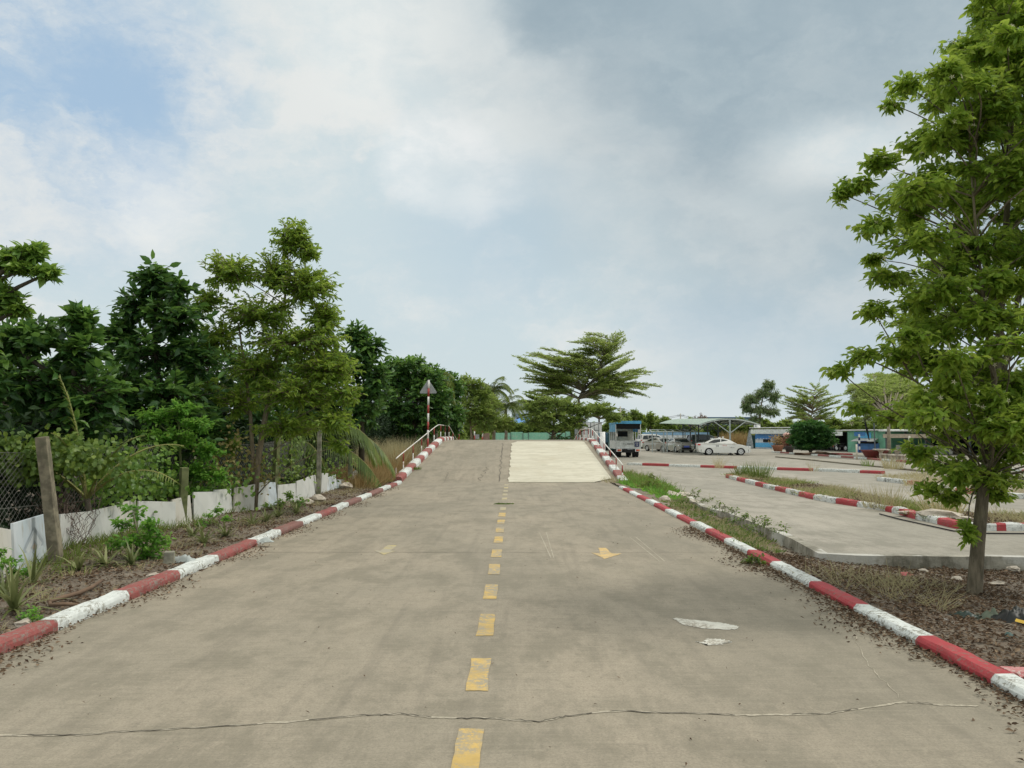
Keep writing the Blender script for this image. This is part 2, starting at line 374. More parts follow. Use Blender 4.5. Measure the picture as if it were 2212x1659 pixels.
T_OVAL = (np.array([(0, 0, 0), (.28, -.42, .05), (.62, -.40, .02), (1, 0, -.14), (.62, .40, .02), (.28, .42, .05), (.28, 0, 0), (.62, 0, -.03)]),
          np.array([(0, 6, 1), (1, 6, 7), (1, 7, 2), (2, 7, 3), (0, 5, 6), (5, 4, 7), (5, 7, 6), (4, 3, 7)]))
T_BLADE = (np.array([(0, -.5, 0), (0, .5, 0), (.55, -.4, .0), (.55, .4, .0), (1, 0, -.12)]), np.array([(0, 1, 3), (0, 3, 2), (2, 3, 4)]))
T_CURL = (np.array([(0, 0, 0), (.4, -.5, .22), (1, 0, .10), (.5, .5, .16)]), np.array([(0, 2, 1), (0, 3, 2)]))
def leaves_arr(Pp, D, N, L, Wd, tm):
    D = nrm(D); S = nrm(np.cross(D, N)); N = np.cross(S, D)
    T, F = tm; n = len(Pp); L = np.broadcast_to(L, (n,)); Wd = np.broadcast_to(Wd, (n,))
    V = (Pp[:, None, :] + D[:, None, :] * (T[None, :, 0:1] * L[:, None, None]) + S[:, None, :] * (T[None, :, 1:2] * Wd[:, None, None])
         + N[:, None, :] * (T[None, :, 2:3] * L[:, None, None]))
    FF = (F[None] + (np.arange(n) * len(T))[:, None, None]).reshape(-1, 3)
    return V.reshape(-1, 3), FF
def scatter(name, mat, Pp, D, N, L, Wd, tm=T_LITE, var=None, parent=None):
    V, F = leaves_arr(Pp, D, N, L, Wd, tm)
    if var is None: var = rng.random(len(Pp))
    return npmesh(name, V, F, mat, parent, np.repeat(np.clip(var, 0, 1), len(tm[0])))
def sticks(A, B, ra, rb, n=3):
    D = nrm(B - A); up = np.where(np.abs(D[:, 2:3]) < .9, np.array([[0, 0, 1.]]), np.array([[1., 0, 0]]))
    a = nrm(np.cross(D, up)); b = np.cross(D, a); ang = np.arange(n) * 2 * np.pi / n; k = len(A)
    ra = np.broadcast_to(ra, (k,)); rb = np.broadcast_to(rb, (k,))
    off = a[:, None, :] * np.cos(ang)[None, :, None] + b[:, None, :] * np.sin(ang)[None, :, None]
    V = np.concatenate([A[:, None] + off * ra[:, None, None], B[:, None] + off * rb[:, None, None]], 1)
    i = np.arange(n); f = np.stack([i, (i + 1) % n, n + (i + 1) % n, n + i], 1)
    F = (f[None] + (np.arange(k) * 2 * n)[:, None, None]).reshape(-1, 4)
    return V.reshape(-1, 3), F
def rdir(n):
    a = rng.normal(size=(n, 3)); return nrm(a)
def nz(x, y, s=1.0, seed=0):
    return (np.sin(x * 1.7 * s + seed) * np.cos(y * 1.3 * s + seed * 2) + .6 * np.sin(x * 3.9 * s - y * 2.7 * s + seed) + .35 * np.sin(x * 8.3 * s + y * 7.1 * s + 2 * seed)) / 1.95

# ------------------------------------------------------------------ vegetation builders
def limb_pts(a, b, bend=.25, n=5, sag=0.):
    a = Vector(a); b = Vector(b); L = (b - a).length
    off = Vector((random.uniform(-1, 1), random.uniform(-1, 1), random.uniform(-.2, .2))) * L * bend * .4
    return [a.lerp(b, t) + off * math.sin(math.pi * t) + Vector((0, 0, sag * L * math.sin(math.pi * t))) for t in [i / (n - 1) for i in range(n)]]
def tree(name, label, cat, trunks, blobs, lmat, bmat, leaf=(.14, .06), kspray=14, tl=.55, group=None, tm=T_LITE, limb_r=.045,
         droop=.25, tone=.5, top_light=.35, twig_r=.007, gap=0.0, extra=None, attach=.5, flat=.6, core=.35, zlow=None):
    """trunks: list of (points, r0, r1); blobs: (centre, (rx,ry,rz), number of sprays)."""
    base = Vector(trunks[0][0][0]); root = empty(name, base, 0, label, cat, group)
    mb = MB(); o = base
    for pts, r0, r1 in trunks:
        k = len(pts); mb.tube([Vector(p) - o for p in pts], [r0 + (r1 - r0) * (i / (k - 1)) ** .8 for i in range(k)], 10)
    allz = [b[0][2] for b in blobs]; zmin, zmax = min(allz) - 1, max(allz) + 1
    A = []; B = []; LP = []; LD = []; LN = []; LV = []
    tp = [Vector(p) for q in trunks for p in q[0]]
    tops = []
    for q in trunks:
        for i in range(len(q[0]) - 1):
            for t in (0, .25, .5, .75, 1): tops.append(Vector(q[0][i]).lerp(Vector(q[0][i + 1]), t))
    z0 = base.z
    for cn, rad, ns in blobs:
        cn = Vector(cn)
        hd = lambda p: math.hypot(p.x - cn.x, p.y - cn.y)
        cand = [p for p in tops if p.z < cn.z - .1 and (zlow is None or p.z > zlow)] or [p for p in tops if zlow is None or p.z > zlow]
        ap = min(cand, key=lambda p: abs((cn.z - p.z) - attach * hd(p) - .15) + .3 * hd(p))
        if (cn - ap).length > .25: mb.tube([q - o for q in limb_pts(ap, cn, .35, 6, .05)], [limb_r, limb_r * .9, limb_r * .75, limb_r * .6, limb_r * .5, limb_r * .35], 6)
        d = rdir(ns); d[:, 2] = d[:, 2] * .9 + .08
        u = core + (1 - core) * rng.random(ns) ** .6
        c0 = np.array(cn); p1 = c0 + d * np.array(rad) * u[:, None]
        p0 = c0 + (p1 - c0) * rng.uniform(0., .35, ns)[:, None] + rng.normal(0, .04, (ns, 3))
        dirv = nrm(p1 - p0 + rng.normal(0, .12, (ns, 3)) + np.array([0, 0, .06]))
        tw = np.minimum(np.linalg.norm(p1 - p0, axis=1), tl * 2.2)
        p0 = p1 - nrm(p1 - p0) * tw[:, None]
        A.append(p0); B.append(p1)
        tone_s = np.clip(rng.normal(tone, .16, ns) + top_light * (p1[:, 2] - cn.z) / max(rad[2], .1) * .5 + .0, 0, 1)  # leaf colour painted lighter towards each clump's top, as if lit from above
        s = (np.arange(kspray) + .5) / kspray
        for j in range(kspray):
            q = p1 - dirv * (tl * (1 - s[j]))[None] if True else p1
            q = p1 - nrm(p1 - p0) * np.minimum(tw, tl)[:, None] * (1 - s[j])
            side = nrm(np.cross(dirv, [0, 0, 1.])) * (1 if j % 2 else -1)
            ld = nrm(dirv * rng.uniform(.3, 1., (ns, 1)) + side * rng.uniform(.35, 1.1, (ns, 1)) + rng.normal(0, .35, (ns, 3)) - np.array([0, 0, droop]))
            LP.append(q + rng.normal(0, .02, (ns, 3))); LD.append(ld)
            LN.append(nrm(np.array([0, 0, flat]) + rng.normal(0, .55, (ns, 3)) + np.array([0, 0, .4])))
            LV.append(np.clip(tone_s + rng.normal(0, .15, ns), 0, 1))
    A = np.concatenate(A) - np.array(o); B = np.concatenate(B) - np.array(o)
    V, F = sticks(A, B, twig_r * 1.6, twig_r * .6)
    mb.add(V.tolist(), F.tolist()); tr = mb.build('trunk', bmat, root, True)
    LP = np.concatenate(LP) - np.array(o); LD = np.concatenate(LD); LN = np.concatenate(LN); LV = np.concatenate(LV)
    n = len(LP); L = leaf[0] * rng.uniform(.5, 1.25, n)
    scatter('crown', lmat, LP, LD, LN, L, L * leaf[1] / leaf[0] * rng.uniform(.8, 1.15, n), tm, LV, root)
    return root
def umbrella_tree(name, label, trunk, tips, depth, lmat, bmat, leaf=(.16, .08), side=.75, dens=1.0, group=None, rb=.05, cat='tree', rise=.10, start=.25):
    """layered crown: every branch runs from the fork to a tip and carries flat side sprays"""
    base = Vector(trunk[0]); root = empty(name, base, 0, label, cat, group); mb = MB(); o = base
    k = len(trunk); mb.tube([Vector(p) - o for p in trunk], [.17 - .08 * i / (k - 1) for i in range(k)], 9)
    hi = max((Vector(q[0]) for q in tips), key=lambda v: v.z); LD_ = (Vector(trunk[-1]), hi.lerp(Vector(trunk[-1]), .12)); mb.tube([p - o for p in limb_pts(LD_[0], LD_[1], .15, 6)], [.09, .07, .055, .04, .03, .015], 6)
    A = []; B = []; LP = []; LD = []; LV = []
    for (tip, sc) in tips:
        for rep in range(depth[0]):
            tipv = Vector(tip) + Vector((random.uniform(-.25, .25), random.uniform(-1, 1) * depth[1] if rep else random.uniform(-.4, .4) * depth[1], random.uniform(-.25, .1)))
            if rep: tipv = tipv.lerp(Vector(trunk[-1]), random.uniform(.0, .35))
            hd = math.hypot(tipv.x - LD_[0].x, tipv.y - LD_[0].y); zs = tipv.z - hd * random.uniform(.26, .58)
            tt = min(max((zs - LD_[0].z) / (LD_[1].z - LD_[0].z), 0), .97); st = LD_[0].lerp(LD_[1], tt)
            pts = limb_pts(st, tipv, .12, 9, .03 if tt > 0 else .10)
            mb.tube([p - o for p in pts], [rb * (1 - .85 * i / 8) for i in range(9)], 5)
            L = (tipv - st).length; m = max(6, int(L * 7 * dens))
            for q in range(m):
                t = start + (1 - start) * (q + random.random()) / m; i = min(int(t * 8), 7); p = pts[i].lerp(pts[i + 1], t * 8 - i)
                d = (pts[i + 1] - pts[i]).normalized(); s = d.cross(Vector((0, 0, 1))).normalized() * random.choice((-1, 1))
                ln = side * sc * (1.15 - t * .75) * random.uniform(.5, 1.1)
                e = p + (d * .75 + s * random.uniform(.4, 1.0) + Vector((0, 0, random.uniform(-.05, .18)))) .normalized() * ln
                A.append(p); B.append(e); tone = random.gauss(.5, .15)
                nl = max(4, int(ln * 30 * dens))
                for w in range(nl):
                    u = .15 + .85 * (w + .5) / nl
                    LP.append(p.lerp(e, u) + Vector((random.gauss(0, .05), random.gauss(0, .05), random.gauss(.01, .025))))
                    LD.append(((e - p).normalized() * .5 + Vector((random.gauss(0, .6), random.gauss(0, .6), random.gauss(.05, .12)))))
                    LV.append(tone + random.gauss(0, .14))
    A = np.array(A) - np.array(o); B = np.array(B) - np.array(o)
    V, F = sticks(A, B, .012, .005); mb.add(V.tolist(), F.tolist()); mb.build('trunk', bmat, root, True)
    LP = np.array(LP) - np.array(o); n = len(LP); L = leaf[0] * rng.uniform(.6, 1.2, n)
    scatter('crown', lmat, LP, np.array(LD), nrm(np.array([[0, 0, 1.]]) + rng.normal(0, .35, (n, 3))), L, L * leaf[1] / leaf[0], T_LITE, np.array(LV), root)
    return root
def frond(A_, D_, length, droop, acc, leaf=.5, n=34, twist=0., w=.035, hang=.45):
    """one pinnate palm frond appended to acc = dict(P,D,N,L,W,V, tubes)"""
    d = Vector(D_).normalized(); p = Vector(A_); pts = [p.copy()]; m = 12
    for i in range(m):
        d = (d + Vector((0, 0, -droop / m * (1 + i * .12)))).normalized(); p = p + d * length / m; pts.append(p.copy())
    acc['tubes'].append((pts, [.022 * (1 - .85 * i / m) + .003 for i in range(m + 1)]))
    for j in range(n):
        t = .14 + .86 * j / n; i = min(int(t * m), m - 1); q = pts[i].lerp(pts[i + 1], t * m - i); dd = (pts[i + 1] - pts[i]).normalized()
        s = dd.cross(Vector((0, 0, 1)))
        s = (s if s.length > .05 else Vector((1, 0, 0))).normalized()
        ll = leaf * math.sin(math.pi * (.18 + .75 * t)) ** .6
        for sg in (-1, 1):
            v = (s * sg * .85 + dd * .55 + Vector((0, 0, -hang + random.gauss(0, .12)))).normalized()
            acc['P'].append(q); acc['D'].append(v); acc['N'].append(Vector((0, 0, 1)) + s * sg * .4 + dd * .2); acc['L'].append(ll * random.uniform(.85, 1.1)); acc['W'].append(w)
            acc['V'].append(random.gauss(.5, .18) + (.25 if t > .75 else 0))
def newacc(): return dict(P=[], D=[], N=[], L=[], W=[], V=[], tubes=[])
def palm(name, label, base, top, nf, length, group=None, droop=1.1, leaf=.55, dirs=None, r=.13, w=.04, cat='palm tree', bm=M_BARK3, hang=.45, n=34):
    root = empty(name, base, 0, label, cat, group); o = Vector(base); top = Vector(top)
    mb = MB(); mb.tube([Vector(base) - o, Vector(base).lerp(top, .5) + Vector((.1, 0, 0)) - o, top - o], [r * 1.3, r, r * .9], 9); mb.build('trunk', bm, root, True)
    for k in range(nf):
        if dirs: d = Vector(dirs[k % len(dirs)]) + Vector((random.gauss(0, .05),) * 3)
        else:
            a = k * 2.4 + random.uniform(-.3, .3); e = random.uniform(.05, 1.35); d = Vector((math.cos(a) * math.cos(e), math.sin(a) * math.cos(e), math.sin(e)))
        acc = newacc(); frond(top - o, d, length * random.uniform(.85, 1.1), droop * random.uniform(.8, 1.3), acc, leaf, n=n, w=w, hang=hang)
        V, F = leaves_arr(np.array(acc['P']), np.array(acc['D']), np.array(acc['N']), np.array(acc['L']), np.array(acc['W']), T_BLADE)
        f = npmesh('frond', V, F, L_PALM, root, np.repeat(np.clip(acc['V'], 0, 1), 5))
        m2 = MB(); m2.tube(acc['tubes'][0][0], acc['tubes'][0][1], 4); m2.build('frond_stem', L_BROM_STEM, f)
    return root
L_BROM_STEM = plain('frond stem', (.24, .24, .07), .6)
def grass(name, label, mat, pts, hgt, wid, per=10, spread=.12, lean=.45, kind='stuff', parent=None, var0=.5, cat='grass', tm=T_BLADE):
    pts = np.array(pts); n = len(pts) * per; Pp = np.repeat(pts, per, 0); a = rng.random(n) * 2 * np.pi; r = rng.random(n) ** .5 * spread
    Pp = Pp + np.stack([np.cos(a) * r, np.sin(a) * r, np.zeros(n)], 1)
    D = np.stack([np.cos(a) * lean * rng.random(n) * 1.6, np.sin(a) * lean * rng.random(n) * 1.6, np.ones(n)], 1) + rng.normal(0, .12, (n, 3))
    tone = np.repeat(rng.normal(var0, .14, len(pts)), per) + rng.normal(0, .14, n)
    L = hgt * rng.uniform(.4, 1.1, n)
    o = scatter(name, mat, Pp, D, rdir(n), L, wid, tm, tone, parent)
    if parent is None: setp(o, label, cat, None, kind)
    return o

# ------------------------------------------------------------------ ground, road, ramp
def sheet(name, poly, z, mat, kind='structure', parent=None):
    bm = bmesh.new(); vs = [bm.verts.new((p[0], p[1], z)) for p in poly]; bm.faces.new(vs)
    bmesh.ops.triangulate(bm, faces=bm.faces[:]); bmesh.ops.recalc_face_normals(bm, faces=bm.faces[:])
    if bm.faces[:][0].normal.z < 0: bmesh.ops.reverse_faces(bm, faces=bm.faces[:])
    me = bpy.data.meshes.new(name); bm.to_mesh(me); bm.free(); me.materials.append(mat); o = link(name, me, parent)
    if kind and not parent: o['kind'] = kind
    return o
def grid(name, x0, x1, y0, y1, st, fz, mat, kind='structure', parent=None):
    xs = np.arange(x0, x1 + st * .5, st); ys = np.arange(y0, y1 + st * .5, st); X, Y = np.meshgrid(xs, ys); Z = fz(X, Y)
    V = np.stack([X, Y, Z], -1).reshape(-1, 3); nx, ny = len(xs), len(ys)
    i = (np.arange(ny - 1)[:, None] * nx + np.arange(nx - 1)[None]).ravel(); F = np.stack([i, i + 1, i + nx + 1, i + nx], 1)
    o = npmesh(name, V, F, mat, parent, smooth=True)
    if kind and not parent: o['kind'] = kind
    return o
sheet('ground', [(-900, -300), (900, -300), (900, 1500), (-900, 1500)], -.42, M_GROUND)

KL, KR = -4.22, 3.50            # kerb faces of the main road
Y0R, Y1R, Y2R, Y3R, ZR = 28.7, 39.2, 46.0, 57.0, 1.47
def rz(y):
    if y < Y0R: return 0.
    if y < Y1R + .8:
        t = (y - Y0R) / (Y1R - Y0R); z = ZR * t
        if t > .9: q = min((t - .9) / .17, 1); z = ZR * (.9 + .1 * math.sin(q * math.pi / 2))
        if t < .08: z = ZR * t * t / .08 * .5 + ZR * t * .5
        return z
    if y < Y2R: return ZR
    return ZR * max(0, 1 - (y - Y2R) / (Y3R - Y2R))
def rxl(y): return -4.17 + (.60) * min(max((y - 29) / 10, 0), 1)
def rxr(y): return 3.92 - .12 * min(max((y - 29) / 10, 0), 1)
road = sheet('road', [(KL - .15, -6), (KR + .12, -6), (KR + .12, 26), (3.95, 28.0), (3.95, Y0R), (-4.35, Y0R)], 0, M_ROAD)
mb = MB(); ys = [Y0R + i * .5 for i in range(int((Y3R - Y0R) / .5) + 2)]
prof = []
for y in ys: prof.append([(rxl(y) - .35, y, rz(y)), (rxr(y) + .3, y, rz(y))])
vs = []; 
for a, b in prof: vs += [a, b, (a[0], a[1], -.3), (b[0], b[1], -.3)]
fs = []
for i in range(len(prof) - 1):
    q = i * 4; fs += [(q, q + 1, q + 5, q + 4), (q + 2, q, q + 4, q + 6), (q + 1, q + 3, q + 7, q + 5)]
mb.add(vs, fs); ramp = mb.build('ramp', M_ROAD); ramp['kind'] = 'structure'
# cream screed on the right half of the ramp
XC0 = P(1098, 1040, 28.9).x; mb = MB(); vs = []; ysc = [Y0R + .04 + i * .35 for i in range(30)]
for i, y in enumerate(ysc):
    jx = .03 * math.sin(i * 2.3) + .02 * math.sin(i * 5.1)
    xl = -.20 + .10 * (y - 28.7) / 10 + jx; xr = 3.72 - .02 * (y - 28.7)
    if i < 2: xr = 3.0 + .3 * i
    if i > 27: xl += (i - 27) * .15
    for t in (0, .33, .66, 1): vs.append((xl + (xr - xl) * t, y + (.05 * math.sin(t * 9) if i in (0, 29) else 0), rz(y) + .03))
fs = [(i * 4 + j, i * 4 + j + 1, i * 4 + j + 5, i * 4 + j + 4) for i in range(29) for j in range(3)]
mb.add(vs, fs); fe = [(0, 1), (1, 2), (2, 3)]
n0 = len(mb.v)
mb.add([(v[0], v[1], v[2] - .03) for v in vs[:4]], []); mb.f += [(0, 1, n0 + 1, n0), (1, 2, n0 + 2, n0 + 1), (2, 3, n0 + 3, n0 + 2)]; mb.m += [0] * 3
n1 = len(mb.v); mb.add([(vs[i * 4][0], vs[i * 4][1], vs[i * 4][2] - .03) for i in range(30)], [])
for i in range(29): mb.f.append((i * 4, i * 4 + 4, n1 + i + 1, n1 + i)); mb.m.append(0)
mb.build('cream_screed_patch', M_CREAM, ramp)

# painted marks on the road (children of the road)
def mark(name, poly, mat, z=.004, parent=road, label=None):
    o = sheet(name, poly, z, mat, None, parent)
    if label: o['label'] = label
    return o
def ragged(poly, n=5, j=.006):
    out = []
    for i, a in enumerate(poly):
        b = poly[(i + 1) % len(poly)]
        for k in range(n):
            t = k / n; out.append((a[0] + (b[0] - a[0]) * t + random.uniform(-j, j), a[1] + (b[1] - a[1]) * t + random.uniform(-j, j)))
    return out
XD = -.262
starts = [(1575, 1665, 985, 1040), (1423, 1493, 1015, 1055), (1327, 1374, 1034, 1068), (1263, 1294, 1047, 1075), (1219, 1241, 1055, 1078), (1187, 1204, 1062, 1081), (1159, 1173, 1066, 1084), (1139.5, 1150, 1070, 1085), (1123, 1131.5, 1073, 1086), (1108, 1116, 1075, 1088)]
for i, (ya, yb, xa, xb) in enumerate(starts):
    a, b = G(1100, yb).y, G(1100, ya).y
    mark('lane_dash', ragged([(XD - .076, a), (XD + .076, a), (XD + .076, b), (XD - .076, b)]), M_YEL if i != 2 else M_YEL)
y = G(1100, 1102).y
while y < 28:
    if not 19.2 < y < 20.4: mark('lane_dash', ragged([(XD - .075, y), (XD + .07, y), (XD + .07, y + .72), (XD - .07, y + .72)]), M_YELF)
    y += 1.45
def pxpoly(pts): return [(G(x, y).x, G(x, y).y) for x, y in pts]
mark('direction_arrow', ragged(pxpoly([(1307, 1208), (1278, 1194.5), (1297, 1196), (1292, 1184), (1309, 1184), (1321, 1195.5), (1343, 1196)]), 3, .01), M_YORG, label='orange arrow pointing back down the right lane')
mark('direction_arrow', ragged(pxpoly([(828, 1199), (807, 1189), (822, 1190), (838, 1178), (857, 1178), (844, 1190), (855, 1191)]), 3, .01), M_YELF, label='faded yellow arrow in the left lane')
mark('white_paint_patch', ragged(pxpoly([(1455, 1337), (1462, 1335), (1500, 1340), (1560, 1346), (1578, 1350), (1594, 1354), (1592, 1360), (1570, 1361), (1520, 1358), (1490, 1353), (1472, 1350), (1468, 1344)]), 7, .016), M_WPATCH, label='long white paint smear in the right lane')
mark('white_paint_patch', ragged(pxpoly([(1502, 1387), (1522, 1388), (1530, 1380), (1560, 1382), (1581, 1387), (1560, 1392), (1530, 1395), (1518, 1391)]), 7, .018), M_WPATCH, label='small white paint smear in the right lane')
def ribbon(name, pts, w, mat, z, parent=road, zf=None):
    mb = MB(); vs = []; k = len(pts)
    for i, p in enumerate(pts):
        a = Vector(pts[max(i - 1, 0)][:2]); b = Vector(pts[min(i + 1, k - 1)][:2]); d = (b - a).normalized(); nn = Vector((-d.y, d.x))
        ww = w * random.uniform(.35, 1.3); zz = z + (zf(p[1]) if zf else 0)
        vs += [(p[0] + nn.x * ww, p[1] + nn.y * ww, zz), (p[0] - nn.x * ww, p[1] - nn.y * ww, zz)]
    mb.add(vs, [(2 * i, 2 * i + 1, 2 * i + 3, 2 * i + 2) for i in range(k - 1)]); return mb.build(name, mat, parent)
def crackpath(pts, n=14, j=.03):
    out = []
    for i in range(len(pts) - 1):
        for k in range(n):
            t = k / n; out.append((pts[i][0] + (pts[i + 1][0] - pts[i][0]) * t + random.uniform(-j, j), pts[i][1] + (pts[i + 1][1] - pts[i][1]) * t + random.uniform(-j, j)))
    return out
cr = crackpath(pxpoly([(-10, 1590), (170, 1588), (400, 1574), (620, 1560), (780, 1546), (870, 1543), (935, 1551), (1060, 1552), (1165, 1560), (1230, 1547), (1330, 1536), (1500, 1542), (1620, 1546), (1770, 1543), (1860, 1532), (1950, 1517), (2040, 1524), (2120, 1526)]), 10, .008)
ribbon('road_crack', cr, .013, M_CRACKL, .003)
for a_, b_ in ((2, 28), (33, 61), (64, 96), (99, 118), (126, 140), (151, 158)): ribbon('road_crack', [(a + random.gauss(0, .003), b + random.gauss(0, .005)) for a, b in cr[a_:b_]], .0048, M_CRACK, .0055)
ribbon('road_crack', crackpath(pxpoly([(1830, 1345), (1880, 1440), (1950, 1515)]), 10, .015), .004, M_CRACKL, .003)
for yy, w, m in ((1092, .03, M_CRACKL), (1193.5, .012, M_CRACK), (1043, .03, M_CRACK)):
    y = G(1100, yy).y; ribbon('road_joint', [(x * .4 - 4.1, y + random.uniform(-.01, .01)) for x in range(19 if yy > 1050 else 20)], w * .5, m, .0035)
for pts in ([(905, 1000), (985, 1005), (1040, 1012)], [(1012, 1042), (1008, 1025), (1003, 1008)]):
    pass
ribbon('ramp_crack', [(-2.6 + .03 * math.sin(i * 3), 28.9 + i * .22) for i in range(10)], .008, M_CRACK, .006, ramp, rz)
ribbon('ramp_crack', [(-1.35 + .09 * math.sin(i * 1.7) + .02 * i, 29.0 + i * .2) for i in range(16)], .012, M_CRACK, .006, ramp, rz)
ribbon('ramp_crack', [(-3.6 + i * .25, 31.3 + .04 * math.sin(i * 2.1)) for i in range(10)], .012, M_CRACK, .006, ramp, rz)
ribbon('ramp_crack', [(-.55 + .05 * math.sin(i * 2.9), 29 + i * .55) for i in range(18)], .02, M_CRACK, .006, ramp, rz)
for sx, pts in enumerate((((1165, 1150), (1190, 1205)), ((1180, 1150), (1196, 1205)), ((1360, 1160), (1425, 1213)), ((1373, 1160), (1436, 1213)))):
    a, b = G(*pts[0]), G(*pts[1]); ribbon('tyre_mark', [(a.x + (b.x - a.x) * t / 8, a.y + (b.y - a.y) * t / 8) for t in range(9)], .008, M_CRACKL, .0033)

# soil verges
EDGE = [(1354, 1022), (1410, 1042), (1470, 1059.5), (1528, 1095), (1586, 1109), (1668, 1140), (1731, 1167), (1785, 1196), (1842, 1198.5), (2030, 1200), (2212, 1202), (2600, 1206)]
EW = [G(x, y) for x, y in EDGE]
ey = np.array([p.y for p in EW][::-1]); ex = np.array([p.x for p in EW][::-1])
yy_ = np.array([p.y for p in EW[:8]][::-1]); xx_ = np.array([p.x for p in EW[:8]][::-1])
Ycorner = EW[7].y
def zleft(X, Y): return .055 + .05 * nz(X, Y, 1.1, 1) + .02 * nz(X, Y, 4, 3) + .04 * np.clip((-X - 4.6) / 3, 0, 1)
def zright(X, Y):
    Xw = np.where(Y < Ycorner, 60., np.interp(Y, yy_, xx_))
    tt = np.clip((X - KR - .18) / np.maximum(np.minimum(Xw, 5.9) - KR - .18, .3), 0, 1)
    tY = np.where(Y < Ycorner, np.clip((Y - 6.5) / (Ycorner - 6.5), 0, 1), 1.)
    dep = .25 * np.clip((26 - Y) / 10, 0.12, 1)
    z = .045 - dep * tt ** .7 * tY + .022 * nz(X, Y, 1.5, 5) + .012 * nz(X, Y, 5, 2)
    z = np.where((X > Xw + .12) | ((Y > Ycorner + .15) & (X > 8.4)), -.35, z)
    return z
grid('verge_soil', -20, KL - .1, -4, 60, .2, zleft, M_SOILL)
grid('verge_soil', KR + .08, 14, -3, 30, .12, zright, M_SOILR)
lot = sheet('parking_lot', [(p.x, p.y) for p in EW] + [(190, 40), (190, 210), (-14, 210), (-14, 58), (4.4, 58), (4.4, 31)], 0, M_LOT)

# low concrete edging that holds the side road above the soil
mb = MB(); k = len(EW)
outs = []
for i, p in enumerate(EW):
    a = EW[max(i - 1, 0)]; b = EW[min(i + 1, k - 1)]; d = (b - a); d.z = 0; d.normalize(); outs.append(Vector((d.y, -d.x, 0)) * (1 if (d.y < 0 or True) else 1))
pts2 = []
for i in range(k - 1):
    L = (EW[i + 1] - EW[i]).length; n = max(1, int(L / .25))
    for q in range(n):
        t = q / n; nn = outs[i].lerp(outs[i + 1], t); pts2.append((EW[i].lerp(EW[i + 1], t), nn))
vs = []
for p, nn in pts2:
    nn = nn.normalized(); nn = -nn if (nn.y > 0 and nn.x > -.2) or nn.x > .5 else nn
    nn = Vector((min(nn.x, 0), min(nn.y, 0), 0)) if False else nn
    j = random.uniform(-.012, .012); w = .13
    vs += [(p.x - nn.x * .02, p.y - nn.y * .02, .014 + j * .4), (p.x + nn.x * (w + j), p.y + nn.y * (w + j), .010 + j * .6), (p.x + nn.x * (w + .02 + j), p.y + nn.y * (w + .02 + j), -.4)]
fs = []
for i in range(len(pts2) - 1):
    q = 3 * i; fs += [(q, q + 1, q + 4, q + 3), (q + 1, q + 2, q + 5, q + 4)]
t = NT('edging concrete'); c = t.mix(t.ramp(t.noise(1.4, 7, .7), .35, .65), (.22, .205, .16), (.52, .49, .41))
c = t.mix(t.ramp(t.noise(6, 7, .72, (1, 1, .4)), .5, .66, 0, .6), c, (.13, .125, .09)); c = t.mix(t.ramp(t.noise(.9, 5, .6, loc=(5, 1, 0)), .52, .58, 0, .8), c, (.66, .65, .60))
t.col(c); t.rough(.9); t.bump(t.noise(14, 7, .75), .9, .03)
mb.add(vs, fs); o = mb.build('edging_wall', t.m); setp(o, 'low bare concrete edging between the dry soil and the curving side road', 'edging')

# ------------------------------------------------------------------ kerbs
random.seed(21)
def resample(pts, step):
    out = [Vector(pts[0])]; 
    for i in range(len(pts) - 1):
        a, b = Vector(pts[i]), Vector(pts[i + 1]); n = max(1, int((b - a).length / step + .5))
        out += [a.lerp(b, (q + 1) / n) for q in range(n)]
    return out
def kerb(label, pts, cols, blen, w=.2, h=.13, side=1, mats=None, jit=.005, group='red and white painted kerbs', first=None, zf=None, smoothcap=False):
    """pts: line of the road-side foot; side=+1: body lies to the left of travel"""
    pts = resample(pts, .18); mb = MB(); k = len(pts); acc = 0; bi = 0; vs = []
    dist = [0]
    for i in range(1, k): dist.append(dist[-1] + (pts[i] - pts[i - 1]).length)
    ls = list(blen) if isinstance(blen, list) else []; bm_ = sum(ls) / len(ls) if ls else blen
    bl = ls.pop(0) if ls else (first if first else bm_ * random.uniform(.9, 1.1)); mi = []; edge = bl; gap = [False] * k
    for i in range(k):
        if dist[i] > edge:
            bi += 1; edge += ls.pop(0) if ls else bm_ * random.uniform(.88, 1.12); gap[i] = True
        mi.append(cols[bi % len(cols)] if bi < len(cols) * 50 else 0)
    jt = 0
    for i, p in enumerate(pts):
        d = (pts[min(i + 1, k - 1)] - pts[max(i - 1, 0)]); d.z = 0; d.normalize(); nn = Vector((-d.y, d.x, 0)) * side
        if gap[i]: jt = random.uniform(-.008, .008)
        hh = h + jt; j = [random.uniform(-jit, jit) for _ in range(6)]
        pr = [(0, -.06), (0 + j[0], hh * .55), (.012 + j[1], hh - .018), (.03 + j[1], hh + j[2]), (w - .03, hh + j[3]), (w + j[4], hh - .02), (w, -.1)]
        if smoothcap: pr = [(0, -.06), (0 + j[0], hh * .6), (.04 + j[1], hh * .88), (w * .35, hh + j[2]), (w * .7, hh + j[3]), (w + j[4], hh * .8), (w, -.3)]
        for a, b in pr: vs.append(p + nn * a + Vector((0, 0, b)))
    n = 7; fs = []; ms = []
    for i in range(k - 1):
        for q in range(n - 1): fs.append((i * n + q, i * n + q + 1, (i + 1) * n + q + 1, (i + 1) * n + q)); ms.append(mi[i])
    fs.append(tuple(range(n))); ms.append(mi[0]); fs.append(tuple(range((k - 1) * n, k * n))); ms.append(mi[-2])
    mb.v = vs; mb.f = fs; mb.m = ms
    o = mb.build('kerb', mats or [M_RED, M_WHT]); return setp(o, label, 'kerb', group)
MKL = [M_REDP, M_WHT, M_BROWN]
